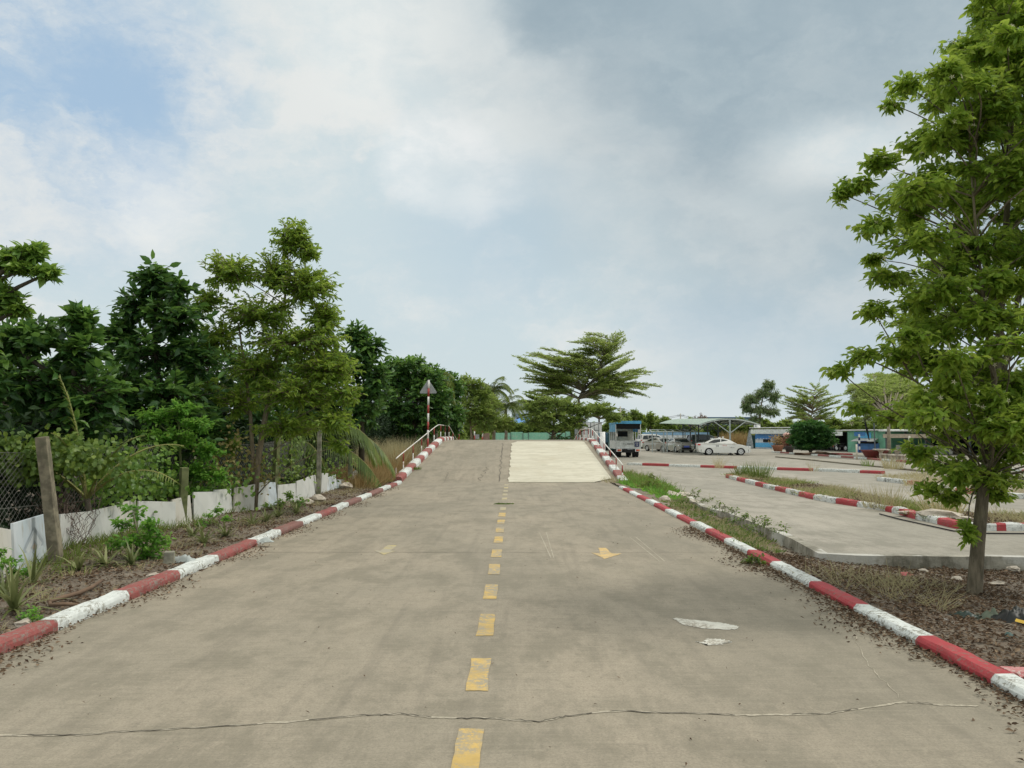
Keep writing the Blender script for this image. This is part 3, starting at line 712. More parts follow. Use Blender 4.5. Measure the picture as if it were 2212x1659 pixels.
# left kerb: starts in front of the camera, blocks measured from the photograph
kerb('straight kerb along the left lane, faded red and white blocks beside the fence plants', [(KL + .02 , 5.0, 0), (KL + .06, 9, 0), (KL + .12, 28.4, 0)], [0, 1, 0, 1, 0, 1, 2, 1, 0, 1, 2, 1, 2, 1], [2.01, 1.42, 1.26, 1.24, 1.55, 1.33, 1.4, 1.4, 1.5, 1.3, 1.5, 1.4, 2.0, 1.5], .20, .105, 1, MKL)
kerb('straight kerb along the right lane, bright red and white blocks ending by the tree', [(KR - .10, 2.6, 0), (KR - .07, 6.2, 0), (KR, 11, 0), (KR + .02, 26.0, 0)], [1, 0, 1, 0], [2.92, 1.15, 1.21, 1.27, 1.35, 1.15, 1.25, 1.3, 1.2, 1.3, 1.25], .19, .075, -1, [M_RED, M_WHT])
kerb('short pink and white worn kerb turning off right at the photo corner', [(3.62, 5.72, 0.0), (6.5, 5.55, 0.0)], [2, 1], .6, .2, .07, 1, [M_RED, M_WHTW, M_PINK])
def rampline(fx, y0, y1, n=24):
    return [(fx(y0 + (y1 - y0) * i / n), y0 + (y1 - y0) * i / n, rz(y0 + (y1 - y0) * i / n)) for i in range(n + 1)]
kerb('thick rounded red and white kerb climbing the left side of the ramp', rampline(rxl, 28.9, 46), [2, 1], 1.0, .34, .2, 1, [M_RED, M_WHT, M_REDP], smoothcap=True, first=.9)
kerb('red and white kerb climbing the right side of the ramp', rampline(rxr, 28.4, 46), [1, 0], 1.12, .32, .13, -1, [M_PINK if False else M_REDP, M_WHT], first=1.0)
def pk(pp, z=0.): return [tuple(G(x, y, z)) for x, y in pp]
I1F = [(1567, 1031.4), (1602, 1041), (1648, 1053), (1693, 1063.7), (1751, 1078), (1797, 1086.5), (1851, 1094.7), (1905, 1103), (1942, 1111), (1967, 1119.6), (2016, 1130), (2062, 1142), (2132, 1147), (2260, 1147)]
I1B = [(2260, 1120), (2130, 1115), (2070, 1110), (1990, 1096), (1917, 1082), (1840, 1064), (1751, 1047), (1660, 1035), (1590, 1026), (1572, 1026)]
def lens_at(path, xs):
    pp = pk(path); cd = [0]
    for i in range(1, len(pp)): cd.append(cd[-1] + (Vector(pp[i]) - Vector(pp[i - 1])).length)
    d = [float(np.interp(x, [p[0] for p in path], cd)) for x in xs]; return [b - a for a, b in zip([0] + d[:-1], d)]
IL = lens_at(I1F, [1296 + z * .41406 for z in (670, 712, 757, 805, 850, 905, 968, 1035, 1100, 1210, 1335, 1480, 1508, 1560, 1622, 1745, 1850, 2025, 2060, 2195)])
kerb('long worn red and white kerb round the near dry grass island', pk(I1F), [0, 1], IL, .24, .13, 1, [M_RED, M_WHTW], jit=.012)
I2F = [(1894, 1039), (1979, 1048), (2041, 1060), (2103, 1068), (2161, 1074), (2260, 1082)]
I2B = [(2260, 1045), (2120, 1036), (2000, 1027), (1930, 1029), (1897, 1033)]
kerb('worn red and white kerb of the farther dry grass island behind the trunk', pk(I2F), [1, 0, 1, 0, 1, 2], 1.9, .24, .15, 1, [M_RED, M_WHTW, M_PINK], jit=.01)
kerb('long red and white kerb crossing in front of the parking lot', pk([(1354, 1004.5), (1500, 1009.5), (1648, 1014.5), (1790, 1019), (1905, 1024)]), [1, 0], 2.1, .28, .14, 1, [M_RED, M_WHT], first=1.0)
kerb('thin far red and white kerb passing the round bush and maroon bowl', pk([(1666, 977.5), (1768, 985), (1877, 993), (1973, 1001), (2080, 1010), (2212, 1020)]), [1, 0], 2.3, .2, .14, 1, [M_REDP, M_WHT])
kerb('short red and white kerb stub behind the round bush', pk([(1795, 981.5), (1838, 983)]), [0, 1], 2.4, .2, .14, 1, [M_RED, M_WHT])
kerb('unpainted dark kerb line crossing the lot beyond the islands', pk([(1674, 988), (1740, 994), (1807, 1000.8), (1900, 1010), (2005, 1021), (2212, 1043)]), [0], 3, .16, .08, 1, [plain('dark kerb', (.16, .14, .10), .95, dirt=(.1, .12, .05))], group=None)
for i, (x, y) in enumerate([(1577, 989), (1598, 991.5), (1620, 994), (1641, 996.5), (1662, 999), (1686, 1001)]):
    pass

def isle(name, f, b, z): 
    poly = [(G(x, y).x, G(x, y).y) for x, y in f + b]
    o = sheet(name, poly, z, M_ISLE); return poly
P1 = isle('island_soil', [(x, y - 2.5) for x, y in I1F], I1B, .06); P2 = isle('island_soil', [(x, y - 1.5) for x, y in I2F], I2B, .06)
o = kerb('bare concrete back edge of the near dry grass island', [tuple(G(x, y)) for x, y in I1B[::-1]], [0], 3, .12, .085, -1, [M_WALLC], group=None)
def inpoly(p, poly):
    x, y = p; c = False; j = len(poly) - 1
    for i in range(len(poly)):
        xi, yi = poly[i]; xj, yj = poly[j]
        if (yi > y) != (yj > y) and x < (xj - xi) * (y - yi) / (yj - yi) + xi: c = not c
        j = i
    return c
def sample(poly, n, z=0.):
    xs = [p[0] for p in poly]; ys = [p[1] for p in poly]; out = []
    while len(out) < n:
        p = (random.uniform(min(xs), max(xs)), random.uniform(min(ys), max(ys)))
        if inpoly(p, poly): out.append((p[0], p[1], z(p[0], p[1]) if callable(z) else z))
    return out
random.seed(5); rng = np.random.default_rng(4)

# ------------------------------------------------------------------ left side: fence
def gz(p): return float(zleft(np.array(p[0]), np.array(p[1])))
fence = empty('chain_link_fence', (-7.2, 12, 0), 0, 'chain link fence on leaning concrete posts with barbed wire and white boards along its foot', 'fence')
FO = Vector((-7.2, 12, 0))
def fX(y): return float(np.interp(y, [4, 10, 11.9, 17.5, 22, 26.5, 30, 33], [-7.35, -7.2, -7.15, -7.15, -6.75, -6.65, -6.3, -6.0]))
PST = [((127, 1215), (91, 944), .15, plain('brown weathered post', (.20, .175, .12), .9, dirt=(.10, .10, .06), var=.4, scale=9)), ((392, 1128), (398, 1010), .15, M_MOSS), ((590, 1085), (600, 938), .13, M_MOSS), ((688, 1068), (690, 930), .13, M_POST), ((757, 1048), (757, 975), .14, M_POST)]
for (bx, by), (tx, ty), w, m in PST:
    b = G(bx, by, .1); t = P(tx, ty, b.y - .05); b.z = -.1
    mb = MB(); d = (t - b); q = d.to_track_quat('Z', 'Y').to_matrix().to_4x4()
    M_ = Matrix.Translation(b - FO) @ q @ Matrix.Rotation(R(-90), 4, 'Z')
    n = 7; vs = []
    for i in range(n + 1):
        s = w / 2 * (1 - .12 * i / n)
        for sx, sy in ((-1, -1), (1, -1), (1, 1), (-1, 1)): vs.append((sx * s + random.uniform(-.004, .004), sy * s + random.uniform(-.004, .004), d.length * i / n))
    fs = [(i * 4 + j, i * 4 + (j + 1) % 4, i * 4 + 4 + (j + 1) % 4, i * 4 + 4 + j) for i in range(n) for j in range(4)] + [(0, 1, 2, 3), (n * 4, n * 4 + 1, n * 4 + 2, n * 4 + 3)]
    mb.add(vs, fs, 0, M_); mb.build('post', m, fence, bevel=.008)
# woven wire
A = []; B = []; y = 7.0; cell = .075; h0, h1 = .45, 1.55
while y < 29.5:
    for sg in (-1, 1):
        n = 5
        for i in range(n):
            ta, tb = i / n, (i + 1) / n
            ya, yb = y + sg * (h1 - h0) * (ta - .5), y + sg * (h1 - h0) * (tb - .5)
            f = lambda yy, zz: (fX(yy) - .12 + .04 * math.sin(yy * 1.3) + .05 * math.sin(yy * .8 + zz * 2.4), yy, zz + .06 * math.sin(yy * .9))
            A.append(f(ya, h0 + (h1 - h0) * ta)); B.append(f(yb, h0 + (h1 - h0) * tb))
    y += cell * 1.35
V, F = sticks(np.array(A) - np.array(FO), np.array(B) - np.array(FO), .0028, .0028); npmesh('wire_mesh', V, F, M_WIRE, fence)
for k, hh in enumerate((.42, .68, 1.55)):
    mb = MB(); pts = [Vector((fX(y) + (.10 if k < 2 else -.1), y, hh + .05 * math.sin(y * .7 + k) + (.05 if k == 1 else 0))) - FO for y in np.arange(7, 29.6, .4)]
    mb.tube(pts, .004, 4)
    for i in range(len(pts) - 1):
        for t in (.2, .6): 
            q = pts[i].lerp(pts[i + 1], t); mb.box(q, (.012, .012, .035), 0, j=.004)
    mb.build('barbed_wire', M_WIRE, fence)
# boards: (x0,ytop0,x1,ytop1,ybot0,ybot1)
M_BRD = []
for i, (a, b) in enumerate((((.62, .63, .58), (.72, .72, .68)), ((.50, .58, .62), (.66, .70, .72)), ((.56, .53, .45), (.66, .64, .58)))):
    t = NT('board face %d' % i); c = t.mix(t.ramp(t.noise(2.2, 5, .6, (1, 1, .5)), .3, .7), a, b)
    w = t.n('ShaderNodeTexWave', wave_type='BANDS', bands_direction='DIAGONAL'); w.inputs['Scale'].default_value = 1.1; w.inputs['Distortion'].default_value = 5; w.inputs['Detail'].default_value = 3
    t.l(t.tc.outputs['Object'], w.inputs[0]); c = t.mix(t.ramp(w.outputs['Fac'], .7, .95, 0, .3 if i == 1 else .12), c, (.36, .38, .38))
    c = t.mix(t.ramp(t.noise(5, 7, .7, (1, 1, .3)), .54, .70, 0, .55), c, (.36, .31, .22)); t.col(c); t.rough(.55); M_BRD.append(t.m)
BRD = [(-60, 1128, 38, 1146, 1290, 1240, 2), (36, 1131, 113, 1108, 1245, 1206, 1), (128, 1111, 205, 1103, 1196, 1178, 0), (203, 1103, 262, 1090, 1178, 1158, 0), (262, 1086, 300, 1080, 1158, 1148, 2), (300, 1082, 380, 1084, 1150, 1140, 0),
       (380, 1080, 418, 1070, 1138, 1130, 2), (420, 1063, 470, 1062, 1128, 1120, 0), (470, 1058, 505, 1056, 1120, 1112, 0), (505, 1054, 548, 1046, 1112, 1103, 2), (548, 1048, 580, 1038, 1102, 1096, 0), (580, 1040, 600, 1042, 1096, 1092, 1),
       (601, 1048, 640, 1044, 1090, 1084, 0), (640, 1040, 668, 1031, 1084, 1078, 0), (668, 1031, 686, 1026, 1078, 1070, 0), (694, 1022, 707, 1022, 1066, 1064, 0), (708, 1034, 730, 1025, 1064, 1056, 1), (731, 1036, 745, 1036, 1056, 1052, 1), (757, 1026, 776, 1014, 1050, 1044, 0)]
for (x0, t0, x1, t1, b0, b1, mi) in BRD:
    B0 = G(x0, b0, .06); B1 = G(x1, b1, .06); T0 = P(x0, t0, B0.y); T1 = P(x1, t1, B1.y)
    ln = random.uniform(-.05, .07); off = Vector((-.02 + random.uniform(-.01, .01), 0, 0))
    T0 = T0 + Vector((-ln, 0, 0)); T1 = T1 + Vector((-ln, 0, 0)); B0.z = B1.z = -.05
    nn = (B1 - B0).cross(Vector((0, 0, 1))).normalized() * .016; mb = MB(); c4 = [q + off - FO for q in (B0, B1, T1, T0)]
    mb.add([q + nn for q in c4] + [q - nn for q in c4], [(0, 1, 2, 3), (7, 6, 5, 4), (0, 4, 5, 1), (1, 5, 6, 2), (2, 6, 7, 3), (3, 7, 4, 0)])
    o = mb.build('board', M_BRD[mi], fence)
    if x0 == 36:
        o['label'] = 'pale blue marbled board with a diamond pattern'
        cc = (c4[0] + c4[1] + c4[2] + c4[3]) / 4; u = (c4[1] - c4[0]) / 2; v = Vector((0, 0, 1)) * (c4[3].z - c4[0].z) / 2
        side = -nn.normalized() if (-nn).dot(-cc - FO) > 0 else nn.normalized()
        mb = MB()
        for s, mi2, zz in ((.62, 0, .019), (.46, 1, .0205), (.20, 0, .022), (.12, 2, .0235)):
            mb.add([cc - u * s + side * zz, cc - v * s * 1.1 + side * zz, cc + u * s + side * zz, cc + v * s * 1.1 + side * zz], [(0, 1, 2, 3)], mi2)
        mb.build('diamond_pattern', [plain('diamond grey', (.42, .47, .50), .6), plain('diamond white', (.62, .66, .67), .6), plain('diamond tan', (.5, .42, .32), .6)], o)

# ------------------------------------------------------------------ rails, signs
def guard_rail(label, fx, dx, y0, y1, ht, posts, lift):
    root = empty('guard_rail', (fx(y0) + dx, y0, rz(y0)), 0, label, 'guard rail', 'low guard rails on the ramp'); o = root.location.copy()
    f = lambda y: Vector((fx(y) + dx, y, max(rz(y), .0) + lift))
    pts = [f(y) + Vector((0, 0, ht)) - o for y in np.linspace(y0, y1, 40)]
    mb = MB(); mb.tube(pts, .021, 7); mb.build('top_rail', M_RAILW, root, True)
    for y in posts:
        b = f(y) - o; mb = MB(); mb.tube([b - Vector((0, 0, .2)), b + Vector((0, 0, ht * .42))], .024, 7, 0); mb.tube([b + Vector((0, 0, ht * .42)), b + Vector((0, 0, ht))], .024, 7, 1)
        mb.build('post', [M_RAILW, M_RAILR], root, True)
guard_rail('low red and white guard rail along the right edge of the ramp', rxr, .16, 29.0, 54, .52, [29.1, 30.7, 32.4, 34.4, 36.6, 38.8, 41, 43.5, 46.2, 49, 52], .1)
guard_rail('red and white guard rail on the left ramp edge by the tall sign', rxl, -.30, 29.2, 54, .62, [30.6, 32.6, 34.6, 38.0, 40.8, 43.4, 46, 49, 52], .2)
for p in ((857, 1036, 1012), ):
    b = G(855, 1040); mb = MB(); mb.tube([(b.x, b.y, 0), (b.x, b.y, .52)], .03, 7); o = mb.build('marker_post', M_RAILW); setp(o, 'single short white post at the foot of the left ramp kerb', 'post')
def banded_pole(root, base, top, r, bands=9, first=1, name='pole'):
    mb = MB(); a = Vector(base); b = Vector(top)
    for i in range(bands): mb.tube([a.lerp(b, i / bands), a.lerp(b, (i + 1) / bands)], r, 9, (i + first) % 2)
    return mb.build(name, [M_RAILR, M_RAILW], root, True)
b = Vector((-4.02, 36.0, rz(36) - .2)); tp = P(926, 821, 36.0)
root = empty('warning_sign', b, 0, 'tall triangular road sign seen from its grey back on a red and white pole', 'road sign')
banded_pole(root, (0, 0, 0), tp - b, .045, 9, 1)
t = P(925, 822, 36.0) - b; w = 32 * 36 / FPX / 2 + .03; hh = 25.5 * 36 / FPX + .04
mb = MB(); tri = []
for cx, cz in ((0, .02), (-w, -hh), (w, -hh)):
    for k in range(4):
        a = {0: (30, 150), -w: (150, 270), w: (270, 390)}[cx]; an = R(a[0] + (a[1] - a[0]) * k / 3); cxx = cx * .92; czz = cz - (.05 if cz > 0 else -.04)
        tri.append((cxx + .05 * math.cos(an), czz + .05 * math.sin(an)))
M_ = Matrix.Translation((t.x, .06, t.z)) @ Matrix.Rotation(R(90), 4, 'X'); mb.prism(tri, -.005, .005, 0, M_); mb.build('sign_plate', M_GREY, root)
for (x, y0, y1, Y, lab, cat, kind) in ((991, 900, 960, 60, 'slim red and white banded pole standing beyond the ramp crest', 'pole', 0), (1025, 912, 960, 72, 'far pole with small grey plates left of the green wall', 'road sign', 1), (1042, 918, 955, 76, 'far pole with a small white board and brown frame by the green wall', 'road sign', 2)):
    b = P(x, y1, Y); b.z = 0; t = P(x, y0, Y) - b
    root = empty('marker_pole' if kind == 0 else 'road_sign', b, 0, lab, cat); banded_pole(root, (0, 0, 0), (0, 0, t.z), .06, 7, 1)
    if kind == 1:
        for zz, s in ((t.z - .45, .36), (t.z - 1.35, .42)): mb = MB(); mb.box((.22, .08, zz), (s, .02, s)); mb.build('plate', M_GREY, root)
    if kind == 2:
        mb = MB(); mb.box((.15, -.08, t.z - .15), (.55, .03, .36)); mb.build('board', M_WHITE, root); mb = MB(); mb.box((.35, .2, t.z - 1.2), (.7, .05, .8)); mb.build('notice_board', plain('brown board', (.25, .17, .13)), root)

# ------------------------------------------------------------------ left side: trees
def blob(x, y, Y, rx, ry=None, n=60, depth=None):
    c = P(x, y, Y); s = Y / FPX; ry = ry or rx
    return (c, (rx * s, (depth or (rx * s * .8)), ry * s), n)
def up(x0, y0, pts, Y, z=0.):
    b = G(x0, y0, z) if Y is None else P(x0, y0, Y); Yb = b.y
    return [b] + [P(x, y, Yb + dy) for x, y, dy in pts]
# tall tree with twin trunk
tb = G(547, 1102, .05); Y = tb.y
trA = [tb, P(556, 1000, Y), P(573, 900, Y), P(592, 800, Y + .2), P(612, 690, Y), P(622, 560, Y)]
tb2 = tb + Vector((-.09, .1, 0)); trB = [tb2, P(547, 1010, Y), P(541, 900, Y), P(530, 800, Y), P(515, 700, Y)]
trC = [P(575, 890, Y), P(610, 840, Y), P(650, 780, Y + .3), P(690, 700, Y)]
S = 1.0
tree('tall_tree', 'tall airy light green tree with a forked trunk in front of the fence', 'tree', [(trA, .095, .02), (trB, .07, .02), (trC, .035, .012)],
     [(c_, (r_[0]*1.08, r_[1]*1.25, r_[2]*1.12), int(n_*1.45)) for c_, r_, n_ in [blob(628, 520, Y, 48, 48, 70), blob(668, 545, Y, 30, 30, 22), blob(590, 590, Y, 55, 55, 60), blob(500, 590, Y, 62, 50, 75), blob(448, 650, Y, 34, 36, 30), blob(660, 620, Y, 75, 55, 105), blob(560, 680, Y, 90, 50, 85),
      blob(700, 690, Y, 48, 45, 55), blob(470, 730, Y, 60, 50, 50), blob(640, 740, Y, 110, 50, 120), blob(560, 800, Y, 70, 50, 60), blob(700, 800, Y, 78, 42, 95), blob(640, 850, Y, 100, 45, 100),
      blob(745, 850, Y - .2, 45, 32, 40), blob(720, 910, Y - .3, 55, 30, 45), blob(620, 920, Y, 90, 30, 60), blob(735, 960, Y - .3, 30, 22, 14), blob(520, 870, Y, 60, 45, 40), blob(500, 960, Y, 26, 36, 12), blob(450, 830, Y, 30, 22, 14)]],
     L_TALL, M_BARK1, leaf=(.15, .06), kspray=15, tl=.42, limb_r=.016, droop=.35, tone=.48, top_light=.25, twig_r=.008)
# dark jackfruit tree
def jack(name, lab, x, yb, blobs, Y, tone=.33, group='trees behind the fence', leaf=(.23, .12), mat=L_DARK, bm=M_BARK2, ks=11, ztop=None, droop=.12, cat='tree', tm=T_OVAL, tl=.34, gap=1.0, dn=2.1, tx=None):
    b = P(x, yb, Y); b.z = 0; top = min(blobs, key=lambda q: q[1]) if tx is None else tx; tp = P(top[0], top[1], Y)
    tr = [b, b.lerp(tp, .35) + Vector((.1, 0, 0)), b.lerp(tp, .7), tp]
    return tree(name, lab, cat, [(tr, .13, .03)], [blob(q[0], q[1], Y + (q[4] if len(q) > 4 else 0), q[2] * 1.12, q[3] * 1.15, int(q[2] * q[3] * Y * Y / FPX ** 2 * 62 * gap * dn) + 24) for q in blobs], mat, bm, leaf=leaf, kspray=ks, tl=tl,
                group=group, tm=tm, limb_r=.05, droop=droop, tone=tone, top_light=.5, twig_r=.009, flat=.5)
jack('jackfruit_tree', 'tall dark glossy leaved tree with a narrow top left of the airy tree', 350, 1000, [(330, 600, 42, 40), (380, 630, 40, 35), (300, 660, 60, 40), (380, 690, 70, 45), (260, 720, 50, 45), (330, 760, 100, 50), (420, 770, 50, 50), (260, 850, 80, 70), (370, 870, 110, 70), (440, 940, 60, 50)], 17)
jack('broadleaf_tree', 'dark broad crowned tree at the left, lower than its glossy neighbour', 120, 1000, [(175, 695, 30, 34), (90, 730, 80, 40), (30, 740, 60, 45), (170, 760, 60, 50), (60, 830, 110, 70), (190, 860, 90, 70), (110, 930, 120, 60), (-60, 800, 80, 110)], 13.5, .42, mat=L_DARK)
jack('broadleaf_tree', 'tree at the left photo edge with one thin leafy branch reaching out over the others', -60, 1000, [(10, 560, 48, 32), (-40, 620, 70, 70), (5, 640, 45, 40), (-60, 740, 60, 80), (70, 548, 26, 18), (102, 592, 24, 9), (48, 585, 30, 14), (40, 670, 24, 12)], 11.5, .62, leaf=(.16, .085), mat=L_MID, tl=.3, gap=.75, tx=(-60, 640))
jack('broadleaf_tree', 'dark tree rising just right behind the airy light green tree', 780, 1000, [(770, 725, 30, 28), (800, 755, 32, 34), (750, 790, 60, 45), (810, 820, 40, 50), (700, 800, 50, 50), (780, 880, 60, 50), (700, 890, 70, 60), (640, 950, 60, 50)], 27, .40, leaf=(.26, .13), ks=9)
jack('broadleaf_tree', 'dark round crowned tree behind the tall sign at the left of the ramp', 900, 1000, [(880, 795, 50, 28), (850, 820, 40, 40), (920, 830, 45, 40), (880, 870, 70, 50), (840, 900, 50, 40), (900, 920, 50, 30), (950, 880, 30, 50)], 43, .5, leaf=(.30, .15), ks=9)
jack('broadleaf_tree', 'mid green tree sloping down right of the tall sign', 970, 1000, [(950, 818, 30, 20), (975, 840, 28, 30), (940, 870, 40, 40), (975, 900, 30, 45)], 50, .5, leaf=(.32, .16), ks=9)
jack('feathery_tree', 'lighter olive tree with a round top left of the palms', 1018, 1000, [(1010, 838, 28, 26), (1040, 850, 18, 30), (1015, 885, 38, 40), (1045, 900, 30, 35)], 56, .5, leaf=(.30, .10), mat=L_FAR, bm=M_BARK1, ks=10, tm=T_LITE)
jack('feathery_tree', 'pale olive bushy tree low in front of the palms', 1065, 1000, [(1062, 880, 24, 28), (1050, 915, 40, 22), (1090, 915, 26, 18)], 64, .72, leaf=(.30, .09), mat=L_FAR, bm=M_BARK1, ks=10, tm=T_LITE)
# second, farther row, added to block sky light under the crowns
for i, (x, yt, Y_, rx, lab) in enumerate([(-40, 800, 19, 170, 'added hindmost dark tree at the left photo edge behind the fence'), (230, 830, 21, 150, 'added hindmost dark tree between the two glossy leaved trees'), (470, 800, 24, 120, 'added hindmost dark tree directly behind the airy forked tree'), (610, 820, 30, 90, 'added hindmost dark tree showing right of the forked trunk'), (560, 930, 26, 90, 'added low dark tree seen under the airy crown')]):
    jack('broadleaf_tree', lab, x, 1000, [(x, yt, rx, 60), (x - rx * .5, yt + 70, rx * .7, 60), (x + rx * .5, yt + 80, rx * .7, 60), (x, yt + 130, rx, 60)], Y_, .35, leaf=(.30, .15), ks=8, gap=.6)
# undergrowth behind the fence, its leaf colour darkened to imitate shade
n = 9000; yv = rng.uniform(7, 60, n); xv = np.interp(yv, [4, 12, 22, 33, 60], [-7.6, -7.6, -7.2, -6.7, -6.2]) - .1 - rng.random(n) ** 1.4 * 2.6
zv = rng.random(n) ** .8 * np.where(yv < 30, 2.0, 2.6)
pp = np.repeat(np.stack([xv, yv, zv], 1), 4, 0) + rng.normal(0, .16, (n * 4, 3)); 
o = scatter('undergrowth', leafmat('shade darkened leaf', (.008, .018, .007), (.015, .036, .012), (.05, .09, .03), .1, .6, .2), pp, rng.normal(0, 1, (n * 4, 3)) + np.array([.3, -.3, -.2]), rdir(n * 4) + np.array([0, 0, .7]), .22 * rng.uniform(.6, 1.2, n * 4), .10, T_LITE, np.repeat(rng.normal(.4, .22, n), 4)); setp(o, 'dark leafy undergrowth filling the space behind the fence', 'undergrowth', None, 'stuff')
# creepers over the near fence
def creeper(label, pts, mat, leaf, n, sp):
    c = np.array([list(P(x, y, Y_)) for x, y, Y_ in pts]); ii = rng.integers(0, len(c), n); q = c[ii] + rng.normal(0, 1, (n, 3)) * np.array(sp)
    o = scatter('creeper_leaves', mat, q, rng.normal(0, .7, (n, 3)) + np.array([.2, -.2, -.7]), rng.normal(0, .5, (n, 3)) + np.array([.5, -.9, .6]), leaf * rng.uniform(.6, 1.2, n), leaf * .75, T_OVAL, rng.normal(.5, .2, n)); return setp(o, label, 'creeper', None, 'stuff')
creeper('olive creeper leaves draped over the fence at the leftmost post', [(20, 960, 11.6), (60, 985, 11.6), (0, 1000, 11.6), (110, 985, 11.6), (140, 1000, 11.8), (40, 1020, 11.6), (150, 960, 12), (70, 1010, 11.7), (200, 1000, 12.2)], L_VINE, .10, 1900, (.28, .12, .10))
creeper('mid green creeper leaves hanging behind the sapling along the wire', [(230, 1000, 13.5), (270, 1040, 14), (300, 990, 14.5), (220, 1050, 13), (340, 1050, 15), (440, 1060, 16.5), (480, 1050, 17)], L_MID, .11, 1500, (.3, .2, .2))
creeper('dry yellowish creeper hanging on the wire between the sapling and the forked tree', [(455, 980, 16.6), (500, 960, 17), (470, 1020, 16.5), (520, 1010, 17.4), (560, 1030, 18)], leafmat('dry creeper leaf', (.12, .10, .03), (.20, .17, .05), (.30, .26, .09), .3), .085, 420, (.22, .15, .2))
creeper('olive creeper on the wire right of the forked trunk', [(570, 1000, 19), (620, 1000, 20.5), (630, 970, 21), (640, 1040, 21), (580, 1040, 19.5), (720, 1010, 24), (660, 1020, 22)], L_VINE, .10, 600, (.3, .2, .22))
# dry vine stems near the first post
A = []; B = []
for i in range(60):
    b = P(120 + random.gauss(25, 22), 1190, 11.6); b.z = .05; p = b.copy()
    for k in range(9):
        q = p + Vector((random.gauss(0, .07), random.gauss(0, .04), random.uniform(.02, .16))); A.append(tuple(p)); B.append(tuple(q)); p = q
V, F = sticks(np.array(A), np.array(B), .004, .003); o = npmesh('dead_vine', V, F, plain('dead vine', (.13, .09, .07), .9)); setp(o, 'tangle of dead brown vine stems on the boards by the leftmost post', 'dead vine', None, 'stuff')

# sapling and shrubs in front of the fence
def small(name, lab, bx, by, blobs, mat, leaf, cat='shrub', ks=14, tl=.3, r=.03, dens=60, dy=0, tone=.5, bm=M_BARK3, group=None, droop=.15, stems=None, core=.2, dz=.05, tm=T_OVAL):
    b = G(bx, by, dz); Y_ = b.y
    top = min(blobs, key=lambda q: q[1]); trunks = [([b, b.lerp(P(top[0], top[1], Y_), .5) + Vector((.05, 0, 0)), P(top[0], top[1] + 8, Y_)], r, r * .35)]
    for q in (stems or []): trunks.append(([b + Vector((.04, .03, 0)), b.lerp(P(q[0], q[1], Y_), .5), P(q[0], q[1], Y_)], r * .7, r * .3))
    return tree(name, lab, cat, trunks, [blob(q[0], q[1], Y_ + random.uniform(-.15, .15), q[2], q[3], max(8, int(q[2] * q[3] * Y_ * Y_ / FPX ** 2 * dens))) for q in blobs], mat, bm, leaf=leaf, kspray=ks, tl=tl, limb_r=r * .45, droop=droop, tone=tone, top_light=.45, twig_r=.004, group=group, core=core, flat=.9, tm=tm)
small('sapling', 'bright green feathery sapling in front of the fence posts', 385, 1122, [(385, 885, 52, 26), (330, 905, 50, 25), (430, 915, 45, 28), (300, 950, 40, 30), (370, 950, 75, 35), (450, 975, 40, 30), (325, 1005, 55, 35), (415, 1020, 60, 35), (470, 1030, 26, 25), (360, 1055, 50, 22), (270, 990, 30, 25), (300, 1060, 30, 16), (420, 1060, 40, 16)], L_SAP, (.10, .05), 'sapling', 20, .34, .045, 330, tone=.5, bm=M_MOSS, stems=[(440, 960), (310, 960)])
small('leafy_shrub', 'bright green shrub in front of the white boards below the sapling', 292, 1208, [(290, 1105, 30, 18), (265, 1135, 35, 22), (320, 1140, 40, 25), (290, 1165, 55, 26), (345, 1170, 35, 22), (255, 1180, 35, 18), (320, 1195, 55, 18)], L_SAP, (.085, .045), 'shrub', 14, .24, .018, 330, tone=.42, stems=[(250, 1130), (340, 1130)])
small('leafy_shrub', 'sparse shrub low at the left photo edge beside the pale boards', 12, 1262, [(0, 1195, 22, 14), (20, 1215, 26, 14), (-20, 1225, 30, 18), (35, 1240, 18, 10), (60, 1240, 14, 8)], L_SAP, (.075, .04), 'shrub', 9, .18, .012, 130, tone=.5)
small('leafy_shrub', 'thin leafy shrub at the foot of the mossy second post', 470, 1140, [(470, 1102, 16, 12), (455, 1118, 22, 12), (490, 1120, 22, 12), (435, 1130, 18, 9)], L_SAP, (.08, .04), 'shrub', 9, .18, .012, 160, tone=.5)
small('leafy_shrub', 'low dark leafy shrub right of the forked trunk', 625, 1103, [(625, 1072, 22, 12), (605, 1085, 20, 12), (645, 1085, 24, 12), (580, 1095, 20, 8)], L_MID, (.11, .05), 'shrub', 9, .2, .012, 130, tone=.55)
small('leafy_shrub', 'tiny green weed by the kerb near the curved dead branch', 72, 1345, [(72, 1325, 14, 9), (55, 1335, 16, 8), (85, 1338, 10, 6)], L_SAP, (.05, .03), 'shrub', 8, .1, .006, 420, tone=.45)
# young coconut by the dry grass
cb = Vector((-7.9, 26.5, 0)); ct = cb + Vector((.4, -.4, 1.5))
palm('coconut_palm', 'young coconut palm drooping its fronds over the dry grass left of the ramp', cb, ct, 9, 3.9, None, 1.35, .85, [(.95, .2, .75), (.7, -.6, .35), (.9, .5, 1.1), (.3, -.9, .9), (.95, -.25, .25), (.5, .6, 1.3), (-.5, -.6, 1), (.85, -.1, 1.0), (.2, .2, 2)], .10, .045, hang=.8, n=46)
cb = P(190, 1000, 12.6); cb.z = 0
palm('coconut_palm', 'small coconut palm seedling poking out behind the fence near the leftmost post', cb, cb + Vector((0, 0, .75)), 7, 1.9, None, .75, .42, [(.55, -.35, 1.0), (.75, -.25, .75), (-.45, -.4, .95), (.1, -.6, 1.1), (-.1, 0, 1.5), (.6, .3, 1.2), (-.7, -.2, .6)], .05, .018, hang=.2, n=30)
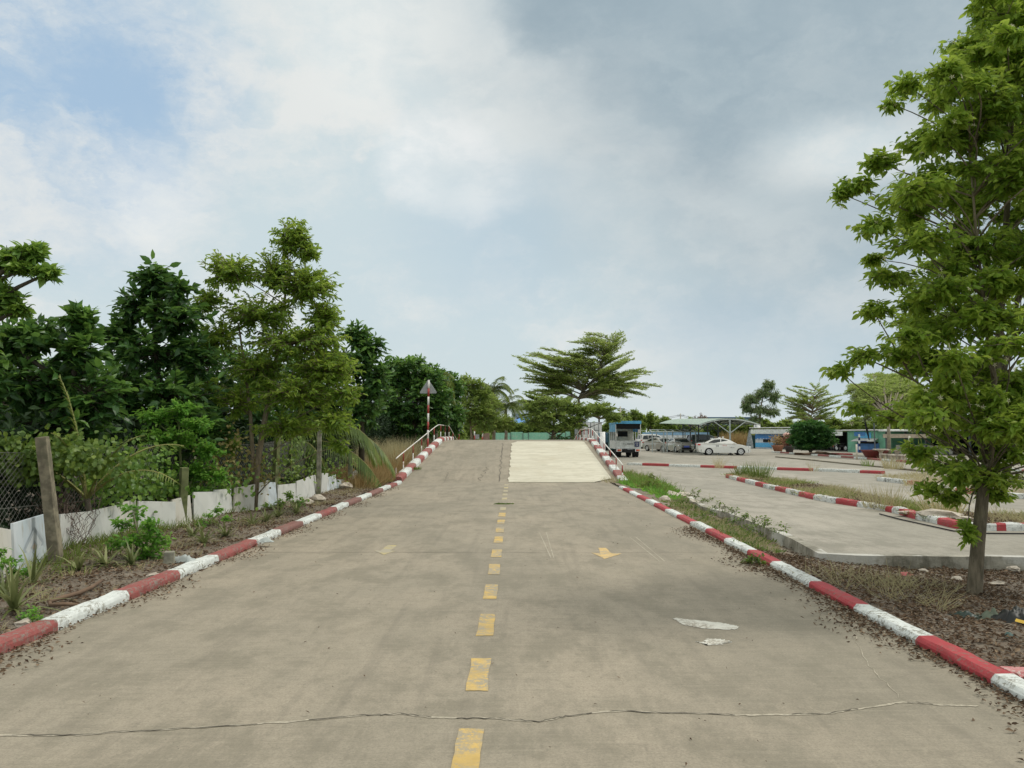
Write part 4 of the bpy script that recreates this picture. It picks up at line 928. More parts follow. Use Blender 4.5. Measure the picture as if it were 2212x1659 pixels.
for (x, yt, Y_, lab, L_) in ((1066, 835, 82, 'far coconut palm, the taller and left one of the pair', 3.2), (1092, 868, 84, 'far coconut palm, the lower and right one of the pair', 3.6), (938, 818, 46, 'coconut palm whose frond tips show above the dark tree by the sign', 2.2)):
    tp = P(x, yt + 8, Y_); b = Vector((tp.x, Y_, 0)); palm('coconut_palm', lab, b, tp, 24, L_ * .8, 'far coconut palms', 1.25, .8, None, .16, .07, n=26, hang=.5)

# spiky plants along the boards
def spiky(x, y, s, lab, dry=False, nb=26):
    b = G(x, y, .06); n = nb; a = rng.random(n) * 6.283; el = rng.uniform(.25, 1.35, n); segs = 4; V = []; F = []
    root = empty('spiky_plant', b, 0, lab, 'spiky plant', 'spiky plants along the fence foot'); Vs = []; Fs = []; var = []
    for i in range(n):
        L_ = s * random.uniform(.6, 1.1); d = Vector((math.cos(a[i]) * math.cos(el[i]), math.sin(a[i]) * math.cos(el[i]), math.sin(el[i]))); p = Vector((0, 0, 0)); sd = d.cross(Vector((0, 0, 1))).normalized(); w = .022
        b0 = len(Vs); tone = random.gauss(.5, .2)
        for k in range(segs + 1):
            ww = w * (1 - (k / segs) ** 1.5); Vs += [tuple(p + sd * ww), tuple(p - sd * ww)]; var += [tone, tone]
            d = (d + Vector((0, 0, -.16 - .1 * k * random.random()))).normalized(); p = p + d * L_ / segs
        for k in range(segs): Fs.append((b0 + 2 * k, b0 + 2 * k + 1, b0 + 2 * k + 3, b0 + 2 * k + 2))
    npmesh('leaf_rosette', np.array(Vs), np.array(Fs), L_DRY if dry else L_BROM, root, np.clip(var, 0, 1))
for a in ((70, 1268, .55, 'spiky plant in front of the diamond board, nearest the fence corner'), (30, 1318, .6, 'large spiky plant at the left photo edge above the first red block'), (170, 1232, .48, 'spiky plant right of the leftmost post with yellowing leaves'), (228, 1222, .5, 'spiky plant between the first post and the bright shrub'),
          (318, 1206, .55, 'spiky plant growing out of the bright shrub'), (285, 1222, .42, 'spiky plant left of the concrete stump'), (440, 1175, .5, 'spiky plant below the mossy post'), (487, 1160, .42, 'spiky plant behind the third white kerb block'), (415, 1160, .4, 'spiky plant right of the shrub under the sapling'),
          (545, 1135, .45, 'spiky plant at the foot of the forked trunk'), (575, 1128, .4, 'small spiky plant right of the forked trunk'), (640, 1110, .45, 'spiky plant before the third fence post'), (600, 1118, .45, 'spiky plant among weeds right of the forked trunk'), (8, 1290, .5, 'spiky plant cut by the left photo edge')):
    spiky(a[0], a[1], a[2], a[3])
# dry grass bank left of the ramp
def bank(poly, n, z=0.): return sample([(G(x, y).x, G(x, y).y) for x, y in poly], n, z)
BK = [(765, 1062), (850, 1040), (868, 1030), (890, 1000), (905, 985), (850, 985), (800, 1000), (770, 1030)]
pts = [(random.uniform(-6.6, -4.65), random.uniform(25.0, 34.5), 0.) for _ in range(330)]
pts = [(x, y, max(0, rz(y) * (1 - (-4.6 - x) / 2.4))) for x, y, z in pts]
grass('dry_grass', 'tall dry orange brown grass on the bank left of the ramp', L_DRY, pts, .72, .014, 26, .22, .8, var0=.5)
pts = [(random.uniform(-6.8, -4.7), random.uniform(31, 45), 0.5) for _ in range(160)]
grass('dry_grass', 'pale dry grass higher up the bank beside the left guard rail', L_DRYP, pts, 1.25, .014, 20, .25, .5, var0=.4)
pts = [(x, y, gz((x, y))) for x, y in [(random.uniform(-6.7, -4.5) , random.uniform(5.5, 27)) for _ in range(420)] if x < -4.6 and nz(np.array(x), np.array(y), 1.3, 4) > -.25]
grass('verge_weeds', 'thin dry weeds and grass blades scattered on the left verge', L_DRYP, pts, .16, .007, 12, .16, 1.0, var0=.35, cat='weeds')
pts = [(x, y, gz((x, y))) for x, y in [(-6.9 + abs(random.gauss(0, .5)), random.uniform(6, 27)) for _ in range(620)]]
grass('verge_grass', 'green weeds growing along the foot of the white boards', L_GRASS, pts, .22, .012, 12, .18, .8, var0=.4, cat='weeds')
pts = [(x, y, .05) for x, y in [(-4.75 + random.gauss(0, .12), random.uniform(25.5, 29)) for _ in range(26)]] + [(-4.0 + random.gauss(0, .12), 31.3 + random.gauss(0, .15), .38) for _ in range(10)]
grass('kerb_grass', 'small weeds tufts at the foot of the left ramp kerb', L_VINE, pts, .16, .012, 16, .1, .8, var0=.5, cat='weeds')

# fallen leaves
def litter(label, x0, x1, y0, y1, n, fz, size, wfun=None, tone=.45, mat=L_LITTER, name='fallen_leaves', lift=.004):
    x = rng.uniform(0, 1, n); y = y0 + (y1 - y0) * rng.random(n) ** 1.25; x = x0 + (x1 - x0) * x
    if wfun is not None: k = wfun(x, y); x = x[k]; y = y[k]
    n = len(x); z = fz(x, y) + lift + rng.random(n) * .018
    a = rng.random(n) * 6.283; D = np.stack([np.cos(a), np.sin(a), rng.normal(0, .25, n)], 1)
    L_ = size * rng.uniform(.5, 1.25, n)
    o = scatter(name, mat, np.stack([x, y, z], 1), D, np.array([[0, 0, 1.]]) + rng.normal(0, .45, (n, 3)), L_, L_ * rng.uniform(.3, .55, n), T_CURL, rng.normal(tone, .25, n)); return setp(o, label, 'fallen leaves', None, 'stuff')
flat0 = lambda x, y: np.zeros_like(x)
litter('brown fallen leaves covering the soil of the left verge', -7.4, KL - .15, 5, 28, 30000, zleft, .06, lambda x, y: nz(x, y, 1.6, 3) + rng.normal(0, .5, len(x)) > -.3)
litter('band of fallen leaves on the road along the left kerb', KL, KL + .55, 5, 27, 9000, flat0, .045, lambda x, y: (x - KL) < .05 + .22 * np.abs(rng.normal(0, 1, len(x))) * (.8 + .5 * np.sin(y * 2.3)) )
litter('thick fallen leaves on the soil around the right tree', KR + .15, 13, 3.5, 12, 95000, zright, .050, lambda x, y: (nz(x, y, 1.2, 7) + rng.normal(0, .45, len(x)) > -.6) & (zright(x, y) > -.3), tone=.40)
litter('fallen leaves on the farther soil strip right of the road', KR + .15, 9, 11, 20, 9000, zright, .055, lambda x, y: (nz(x, y, 1.2, 7) + rng.normal(0, .45, len(x)) > .1) & (zright(x, y) > -.3), tone=.38)
litter('band of fallen leaves on the road along the right kerb', KR - .75, KR - .05, 3.2, 15, 17000, flat0, .045, lambda x, y: (KR - .06 - x) < .04 + .17 * np.abs(rng.normal(0, 1, len(x))) * (1 + .5 * np.sin(y * 1.9)), tone=.36)
litter('scattered specks and single leaves lying on the road', -4, 3.4, 4, 26, 260, flat0, .028, None, .25, name='road_specks')
# small things on the left verge
b = G(365, 1222, .06); mb = MB(); mb.box((0, 0, .09), (.13, .12, .2), 0, .3, None, .95, .006); o = mb.build('concrete_stump', M_POST, bevel=.008); o.location = b; setp(o, 'small square concrete stump beside the second white kerb block', 'stump')
def crumple(name, lab, cat, c, sx, sy, h, mat, n=22, seed=1, power=1.5, rz_=0.):
    xs = np.linspace(-1, 1, n); X, Y_ = np.meshgrid(xs, xs); r = np.sqrt(X ** 2 + Y_ ** 2)
    ang = np.arctan2(Y_, X); lim = .75 + .22 * np.sin(ang * 3 + seed) + .1 * np.sin(ang * 7 + seed * 2)
    Z = h * np.clip(1 - (r / lim) ** power, 0, 1) * (.6 + .5 * np.abs(nz(X * 2.2, Y_ * 2.2, 1.5, seed))) + h * .35 * nz(X * 3, Y_ * 3, 1.2, seed + 3) * np.clip(1.1 - r / lim, 0, 1)
    f = lim / np.maximum(r, 1e-6); k = np.minimum(1, f); X2 = X * k + .05 * nz(Y_ * 3, X * 2, 2, seed); Y2 = Y_ * k + .05 * nz(X * 3, Y_ * 2, 2, seed)
    Vv = np.stack([X2 * sx, Y2 * sy, np.maximum(Z, 0) + .012], -1).reshape(-1, 3); i = (np.arange(n - 1)[:, None] * n + np.arange(n - 1)[None]).ravel(); F_ = np.stack([i, i + 1, i + n + 1, i + n], 1)
    o = npmesh(name, Vv, F_, mat, smooth=True); o.location = c; o.rotation_euler = (0, 0, rz_)
    m = o.modifiers.new('th', 'SOLIDIFY'); m.thickness = .006; m.offset = -1
    if lab: setp(o, lab, cat)
    return o
M_PLAS = plain('cloudy plastic', (.42, .46, .44), .3); M_TARP = plain('dark green tarp', (.012, .035, .026), .45, var=.3); M_BAG = plain('black bag cloth', (.012, .016, .015), .5, var=.4); M_OLV = plain('olive cloth', (.085, .11, .075), .8, var=.3)
crumple('plastic_bag', 'crumpled clear plastic bag beside the concrete stump', 'plastic bag', G(398, 1216, .07), .28, .10, .12, M_PLAS, 18, 4)
crumple('plastic_bag', 'crumpled clear plastic bag behind the second red kerb block', 'plastic bag', G(455, 1166, .07) + Vector((1.0, -.3, 0)), .16, .1, .09, M_PLAS, 16, 9)
mb = MB(); pts = [G(x, y, .1) for x, y in ((262, 1262), (240, 1278), (215, 1290), (180, 1300), (152, 1310), (155, 1318), (190, 1316), (215, 1318))]; mb.tube(pts, [.02, .022, .024, .024, .022, .02, .02, .018], 7); o = mb.build('fallen_branch', plain('dead branch', (.17, .11, .07), .9), None, True); o.location = (-.34, .22, 0); setp(o, 'curved brown fallen branch lying behind the first white kerb block', 'branch')
def rock(lab, c, s, mat=M_PEBBLE, name='stone', group=None, sq=.5, cat='stone'):
    bm = bmesh.new(); bmesh.ops.create_icosphere(bm, subdivisions=2, radius=1)
    sd = random.random() * 9
    for v in bm.verts:
        q = v.co; f = 1 + .28 * math.sin(q.x * 3.1 + sd) * math.cos(q.y * 2.7 + sd) + .16 * math.sin(q.z * 5 + q.x * 4 + sd); v.co = Vector((q.x * s * f, q.y * s * .8 * f, q.z * s * sq * f))
    me = bpy.data.meshes.new(name); bm.to_mesh(me); bm.free(); me.materials.append(mat); o = link(name, me); o.location = c; o.rotation_euler = (random.uniform(-.2, .2), random.uniform(-.2, .2), random.random() * 6); return setp(o, lab, cat, group)
rock('pale stone on the soil at the foot of the fourth fence post', G(690, 1078, .12), .22); rock('flat pinkish stone left of the fourth post', G(660, 1086, .1), .25, sq=.35)
rock('rounded pale stone right of the fourth fence post', G(745, 1052, .1), .3); rock('small pale stone near the left photo edge', G(52, 1345, .1), .07)
rock('flat grey chip behind the second red kerb block', G(330, 1242, .08), .09, sq=.25)

# leafy clump on the centre line
pts = [(XD + random.uniform(-.22, .22), G(1084, 1089).y + random.uniform(-.08, .08), 0) for _ in range(40)]
grass('road_weed', 'flat olive weed clump growing on the centre line joint', L_VINE, pts, .045, .018, 10, .06, 2.2, kind=None, var0=.2, cat='weed')
random.seed(8); rng = np.random.default_rng(12)

# ------------------------------------------------------------------ right tree
tb = G(2105, 1292, -.09); Y = tb.y
RB = [(2200, 50, 90, 75), (2130, 110, 75, 55), (2260, 170, 110, 80), (2050, 190, 70, 45), (2150, 230, 90, 60), (1960, 185, 44, 24), (1925, 225, 26, 14), (2080, 290, 90, 55), (2000, 310, 66, 38), (1900, 350, 48, 24), (1850, 400, 44, 20), (1815, 418, 24, 10), (1960, 420, 80, 42), (2080, 420, 100, 55), (2210, 380, 110, 80),
      (1890, 490, 46, 28), (1990, 520, 78, 38), (2110, 540, 95, 55), (2230, 540, 100, 70), (1890, 560, 26, 12), (1930, 600, 64, 28), (2040, 630, 88, 40), (1885, 670, 40, 24), (1985, 700, 80, 34), (2140, 690, 100, 46), (2260, 700, 90, 60), (1860, 770, 52, 18), (1812, 800, 30, 12), (1940, 765, 56, 22), (2070, 790, 90, 38), (2190, 830, 95, 46),
      (1850, 882, 40, 12), (1940, 895, 62, 22), (2040, 900, 80, 36), (2140, 920, 90, 46), (1985, 975, 46, 22), (2050, 1010, 64, 26), (2130, 1030, 70, 30), (2010, 1055, 34, 16), (2060, 1072, 44, 16), (2150, 1066, 44, 16), (2230, 960, 80, 50), (2240, 1040, 50, 22), (2330, 300, 110, 130), (2350, 560, 110, 130), (2330, 820, 110, 110), (2095, 1150, 16, 30)]
blobs = []
for i, (x, y, rx, ry) in enumerate(RB):
    Yo = Y + (random.uniform(-1.0, 1.1) if rx > 45 else random.uniform(-.3, .3)) * (1 if y < 1000 else .4)
    if y == 1150: Yo = Y - .15
    c = P(x, y, Yo); s = Yo / FPX; nn = int(rx * ry * s * s * 430) + 6
    blobs.append((c, (rx * s * 1.12, min(rx, 80) * s * 1.1, ry * s * 1.15), int(nn * 1.5)))
LB = ([-60, 40, 200, 330, 430, 560, 640, 720, 860, 930, 1000, 1060, 1100], [2110, 2035, 1985, 1950, 1900, 1930, 1910, 1900, 1900, 1950, 1990, 2020, 2070])
for i in range(185):
    y = random.uniform(-60, 1030); xl = float(np.interp(y, *LB)); x = xl + 30 + random.random() ** 1.0 * (2330 - xl)
    if x > 2060 and 560 < y < 820 and random.random() < .42: continue
    if y > 960 and x > 2180 and random.random() < .6: continue
    Yo = Y + random.uniform(-1.3, 1.3) * (1 if y < 950 else .5); s = Yo / FPX; rx, ry = random.uniform(30, 75), random.uniform(20, 42)
    blobs.append((P(x, y, Yo), (rx * s, rx * s, ry * s), int(rx * ry * s * s * 430) + 6))
trunk = [tb - Vector((0, 0, .12)), tb + Vector((0, 0, .05)), P(2112, 1180, Y), P(2124, 1060, Y), P(2140, 950, Y), P(2155, 800, Y + .1), P(2165, 620, Y + .1), P(2180, 380, Y), P(2190, 120, Y), P(2200, -60, Y)]
t2 = [P(2135, 980, Y), P(2148, 820, Y - .3), P(2128, 680, Y - .5), P(2110, 520, Y - .6), P(2095, 330, Y - .7)]
t3 = [P(2150, 880, Y), P(2190, 700, Y + .3), P(2215, 520, Y + .5), P(2240, 250, Y + .6)]
t4 = [P(2135, 900, Y - .1), P(2085, 868, Y - .2), P(2020, 850, Y - .25), P(1975, 822, Y - .25), P(1950, 780, Y - .3)]
near = tree('near_tree', 'large bright green tree with star flowers on the right, its trunk bare at the base', 'tree', [(trunk, .100, .016), (t2, .04, .010), (t3, .045, .010), (t4, .020, .009)], blobs, L_BRIGHT, bark('trunk bark', (.10, .085, .055), (.21, .175, .12)),
     leaf=(.104, .046), kspray=14, tl=.24, tm=T_OVAL, limb_r=.012, droop=.42, tone=.62, top_light=.25, twig_r=.003, flat=.75, core=.15, attach=.6, zlow=P(2105, 1045, Y).z)
# star shaped flowers
FP = []; 
while len(FP) < 230:
    c, r, n_ = random.choice(blobs); d = Vector(rdir(1)[0]); d.y = -abs(d.y); q = Vector((c.x + d.x * r[0], c.y + d.y * r[1], c.z + d.z * r[2])) 
    FP.append(q - tb)
Pp = []; D = []; N = []
for q in FP:
    ax = Vector((random.gauss(0, .5), -1, random.gauss(.2, .5))).normalized(); u = ax.cross(Vector((0, 0, 1))).normalized(); v = ax.cross(u)
    for k in range(5): a = k * 1.2566 + q.x * 9; Pp.append(q); D.append(u * math.cos(a) + v * math.sin(a) + ax * .15); N.append(ax)
scatter('flowers', L_FLOWER, np.array(Pp), np.array(D), np.array(N), .033, .0085, T_LITE, None, near)
mb = MB(); a = P(1869, 893, Y - .4) - tb; b_ = P(1877, 927, Y - .4) - tb; mb.tube([a + Vector((-.01, 0, .06)), a, a.lerp(b_, .5), b_], [.003, .010, .012, .004], 6); mb.build('seed_pod', M_BLK, near, True)

# tarpaulin, bag, stones by the tree
crumple('tarpaulin', 'dark green tarpaulin scrap lying on the fallen leaves left of the bag', 'tarpaulin', G(2085, 1342, -.03), .26, .15, .10, M_TARP, 26, 2, rz_=-.25)
crumple('tarpaulin', 'thin dark cloth strip linking the tarpaulin scrap and the black bag', 'tarpaulin', G(2130, 1348, -.02), .20, .07, .05, M_TARP, 20, 5, rz_=-.1)
bagr = empty('black_bag', G(2195, 1350, -.02), 0, 'heap of black and olive bag cloth with a yellow strap at the right edge', 'bag')
o = crumple('bag_cloth', None, None, (0.05, 0, 0), .36, .24, .20, M_BAG, 30, 7); o.parent = bagr
o = crumple('olive_cloth', None, None, (-.16, .14, .0), .22, .16, .12, M_OLV, 24, 3); o.parent = bagr
mb = MB(); q = [Vector((-.12, -.17, .075)), Vector((-.05, -.22, .06)), Vector((.02, -.26, .045)), Vector((.06, -.30, .02))]
mb.add([p + Vector((0, 0, .0)) for p in q] + [p + Vector((.03, .025, .02)) for p in q], [(i, i + 1, i + 5, i + 4) for i in range(3)]); mb.build('yellow_strap', plain('yellow strap', (.62, .40, .03)), bagr)
mb = MB(); a = G(2038, 1340, .0); b_ = G(2078, 1362, .0); mb.tube([a + Vector((0, 0, .02)), a.lerp(b_, .5) + Vector((0, 0, .03)), b_], .004, 5); o = mb.build('rope', M_WHITE); setp(o, 'thin white cord lying against the green tarpaulin scrap', 'cord')
for (x, y, s, lab) in ((2180, 1385, .13, 'small teal cloth scrap at the right photo edge below the bag'),):
    crumple('cloth_scrap', lab, 'cloth', G(x, y, -.0), s, .1, .07, plain('teal cloth', (.05, .10, .09)), 14, 8)
REDST = plain('painted red chip', (.50, .12, .13), .8)
for i, (x, y, s, m, lab) in enumerate([(1960, 1243, .09, REDST, 'flat red painted chip on the leaves before the bare edging'), (1915, 1250, .08, REDST, 'faded brownish red chip left of the brighter red chip'), (2070, 1252, .09, M_PEBBLE, 'pale stone left of the bare tree trunk'), (1995, 1232, .06, M_PEBBLE, 'small pale stone right of the red chip, near the edging'),
        (2190, 1228, .10, M_PEBBLE, 'flat white stone against the edging at the right edge'), (1640, 1256, .07, M_PEBBLE, 'white stone on bare soil beside the third near kerb block'), (2150, 1262, .12, M_PEBBLE, 'flat stone slab just right of the bare trunk'), (1800, 1232, .09, M_PEBBLE, 'grey stone at the corner of the bare edging')]):
    rock(lab, G(x, y, -.12 if y < 1300 else -.05), s, m, sq=.35)
M_RUB = plain('plaster rubble', (.56, .50, .42), .9, var=.25, dirt=(.4, .36, .3))
for (x, y, s, lab) in ((1455, 1073, .26, 'largest pale rubble lump in the soil strip behind the green weeds'), (1478, 1072, .22, 'right rubble lump behind the green weeds'), (1436, 1080, .22, 'left rubble lump behind the green weeds'), (1500, 1084, .14, 'small rubble lump right of the heap behind the weeds')):
    rock(lab, G(x, y, .0), s, M_RUB, 'rubble', 'rubble lumps in the soil strip', .55, 'rubble')
for (x, y, s, lab) in ((2035, 1117, .5, 'broad broken concrete slab on the near island beside the dead grass'), (1960, 1108, .2, 'small pink rubble piece on the near island'), (2080, 1122, .3, 'pale rubble piece right of the broken slab')):
    rock(lab, G(x, y, .08), s, M_RUB, 'rubble', 'rubble on the islands', .22, 'rubble')

# ------------------------------------------------------------------ weeds on the right
def gpts(poly, n, jit=0, zf=None): return sample([(G(x, y).x, G(x, y).y) for x, y in poly], n, (lambda x, y: float(zright(np.array(x), np.array(y)))) if zf is None else zf)
PW1 = [(1345, 1048), (1400, 1062), (1450, 1082), (1470, 1072), (1425, 1048), (1395, 1036), (1350, 1024)]
grass('weeds', 'bright green leafy weeds between the ramp foot and the side road', L_SAP, gpts(PW1, 520), .17, .055, 12, .2, 1.6, var0=.45, cat='weeds', tm=T_OVAL)
grass('weed_stems', 'upright thin green stems among the bright weeds by the ramp', L_GRASS, gpts(PW1, 160), .38, .016, 7, .2, .7, var0=.42, cat='weeds')
small('weed_bush', 'tall bright green weed standing above the others by the ramp foot', 1408, 1056, [(1408, 1030, 12, 10), (1400, 1042, 18, 8), (1420, 1045, 18, 8), (1385, 1050, 22, 7), (1440, 1058, 22, 7), (1412, 1058, 26, 7)], L_GRASS, (.10, .045), 'weed', 9, .25, .01, 110, tone=.6)
grass('dry_grass', 'dry straw grass spilling round the foot of the right ramp kerb', L_DRYP, gpts([(1300, 1046), (1345, 1046), (1400, 1040), (1372, 1022), (1345, 1022)], 60), .28, .012, 16, .2, 1.0, var0=.3)
PW2 = [(1480, 1110), (1560, 1160), (1640, 1195), (1680, 1180), (1640, 1138), (1560, 1112), (1470, 1068), (1420, 1078)]
grass('dry_weeds', 'olive and straw coloured weeds on the strip beside the right kerb', L_DRYP, gpts(PW2, 230), .15, .009, 12, .15, 1.2, var0=.3, cat='weeds')
grass('weeds', 'olive green weeds on the strip beside the right kerb', L_VINE, gpts(PW2, 190), .09, .035, 14, .16, 1.6, var0=.35, cat='weeds', tm=T_OVAL)
for (x, y, s, lab) in ((1560, 1122, 1., 'olive weed bush in the middle of the right strip'), (1655, 1160, 1.1, 'olive weed bush beside the start of the bare edging'), (1610, 1140, .9, 'olive weed bush between two others on the right strip'), (1500, 1098, 1.1, 'olive weed bush just before the rubble lumps'), (1628, 1222, .5, 'small weed alone on the bare soil by the kerb')):
    small('weed_bush', lab, x, y, [(x, y - 28 * s, 26 * s, 12 * s), (x - 25 * s, y - 16 * s, 26 * s, 11 * s), (x + 25 * s, y - 16 * s, 26 * s, 11 * s)], L_VINE, (.055, .03), 'weed', 10, .16, .007, 230, tone=.42, group='weed bushes on the right strip', dz=-.02)
grass('dry_twigs', 'dead twiggy stems on the leaf litter left of the bare trunk', L_DRYP, gpts([(1740, 1250), (1900, 1300), (2040, 1330), (2060, 1260), (1880, 1225), (1780, 1220)], 60), .30, .006, 9, .1, 1.3, var0=.35, cat='dead stems')
zi = lambda z: (lambda x, y: z)
def isl(p): return [(x, y) for x, y in p]
poly1 = P1; 
pts = [p for p in sample(poly1, 900, .06) if nz(np.array(p[0]), np.array(p[1]), .55, 3) + random.gauss(0, .25) > .1]; grass('dry_grass', 'straw coloured dry grass on the near island', L_DRYP, pts, .21, .010, 15, .25, 1.2, var0=.4)
litter('brown litter between the grass of the near island', min(p[0] for p in poly1), max(p[0] for p in poly1), min(p[1] for p in poly1), max(p[1] for p in poly1), 30000, lambda x, y: np.full_like(x, .06), .06, lambda x, y: np.array([inpoly((a, b), poly1) for a, b in zip(x, y)]), tone=.4)
pts = [p for p in sample(poly1, 700, .06) if p[1] > 15 and nz(np.array(p[0]), np.array(p[1]), .5, 8) > 0]; grass('island_grass', 'olive green grass at the far end of the near island', L_GRASS, pts, .17, .012, 14, .3, 1.2, var0=.6)
pts = sample(P2, 200, .06); grass('dry_grass', 'dry straw grass on the farther island', L_DRYP, pts, .24, .014, 12, .3, 1.1, var0=.4)
def tuft(lab, x, y, h, mat, n=70, sp=.16, w=.014, z=.05, cat='grass tuft', lean=.4):
    o = grass('grass_tuft', None, mat, [tuple(G(x, y, z))], h, w, n, sp, lean, parent=bpy.data.objects.new('x', None)); p = o.parent; o.parent = None; bpy.data.objects.remove(p); setp(o, lab, cat, 'grass tufts'); return o
tuft('tall pale dead grass tuft on the near island beside the broken slab', 2040, 1118, 1.0, L_DRYP, 170, .35, .014)
tuft('shorter pale grass tuft left of the tall dead one on the near island', 1905, 1097, .62, L_DRYP, 130, .4, .013)
tuft('green grass tuft at the pointed end of the near island', 1600, 1030, .6, L_GRASS, 110, .25, .02)
tuft('larger green grass tuft behind the first one at the island point', 1640, 1034, .75, L_GRASS, 170, .4, .02)
tuft('dry grass tuft growing at the long kerb before the parking lot', 1553, 1011, .75, L_DRYP, 60, .25, .016)
tuft('small dry weed by the long crossing kerb right of the white car', 1758, 1018, .7, L_DRYP, 30, .2, .012)
tuft('dry tuft in the dark kerb line beyond the islands', 1930, 1013, .8, L_DRYP, 120, .5, .02)
tuft('small dark weed in the dark kerb line', 1874, 1007, .6, L_VINE, 50, .3, .02)
tuft('yellow grass tuft near the end of the farther island', 1985, 1050, .5, L_DRYP, 120, .5, .014)
# black hose along the near island kerb
mb = MB(); mb.tube([G(x, y, .02) for x, y in ((1900, 1110), (1950, 1123), (2010, 1136), (2060, 1147), (2130, 1152), (2260, 1153))], .014, 6); o = mb.build('hose', M_BLK, None, True); setp(o, 'black hose lying along the foot of the near island kerb', 'hose')

# ------------------------------------------------------------------ text
def text(s, size, loc, rot, mat, parent, name='lettering'):
    cu = bpy.data.curves.new(name, 'FONT'); cu.body = s; cu.size = size; cu.align_x = 'CENTER'; cu.align_y = 'CENTER'; cu.extrude = .002
    cu.resolution_u = 3; t0 = bpy.data.objects.new(name, cu); COL.objects.link(t0); dg = bpy.context.evaluated_depsgraph_get(); dg.update()
    me = bpy.data.meshes.new_from_object(t0.evaluated_get(dg)); bpy.data.objects.remove(t0); me.materials.clear(); me.materials.append(mat)
    t = link(name, me, parent); t.location = loc; t.rotation_euler = rot; return t
M_INK = plain('dark lettering', (.05, .055, .06), .6)

# ------------------------------------------------------------------ cars
SEDAN = dict(len=(2.2, -2.22), belt=.98, roof=1.46, hw=.86, hr=.60, wb=(1.33, -1.32), wr=.315,
    top=[(2.2, .35), (2.18, .58), (2.06, .72), (1.5, .88), (.98, .98)], tail=[(-1.62, 1.06), (-2.08, 1.06), (-2.2, .96), (-2.22, .55), (-2.12, .33)],
    gh=[(1.02, .98), (.42, 1.33), (.05, 1.43), (-.45, 1.46), (-1.0, 1.40), (-1.72, 1.06)], win=[[(.72, 1.02), (.22, 1.30), (.0, 1.36), (-.26, 1.38), (-.30, 1.03)], [(-.36, 1.03), (-.33, 1.38), (-.85, 1.34), (-1.30, 1.13), (-1.34, 1.07)]])
SUV = dict(len=(2.3, -2.3), belt=1.12, roof=1.8, hw=.92, hr=.72, wb=(1.4, -1.4), wr=.37,
    top=[(2.3, .42), (2.28, .8), (2.15, .98), (1.2, 1.08), (.95, 1.14)], tail=[(-2.2, 1.14), (-2.28, 1.05), (-2.3, .6), (-2.2, .42)],
    gh=[(.95, 1.14), (.3, 1.66), (-.1, 1.78), (-1.4, 1.80), (-2.0, 1.74), (-2.2, 1.14)], win=[[(.68, 1.18), (.2, 1.58), (-.3, 1.65), (-.34, 1.18)], [(-.4, 1.18), (-.38, 1.65), (-1.2, 1.66), (-1.25, 1.18)], [(-1.33, 1.18), (-1.3, 1.66), (-1.85, 1.62), (-2.0, 1.22)]])
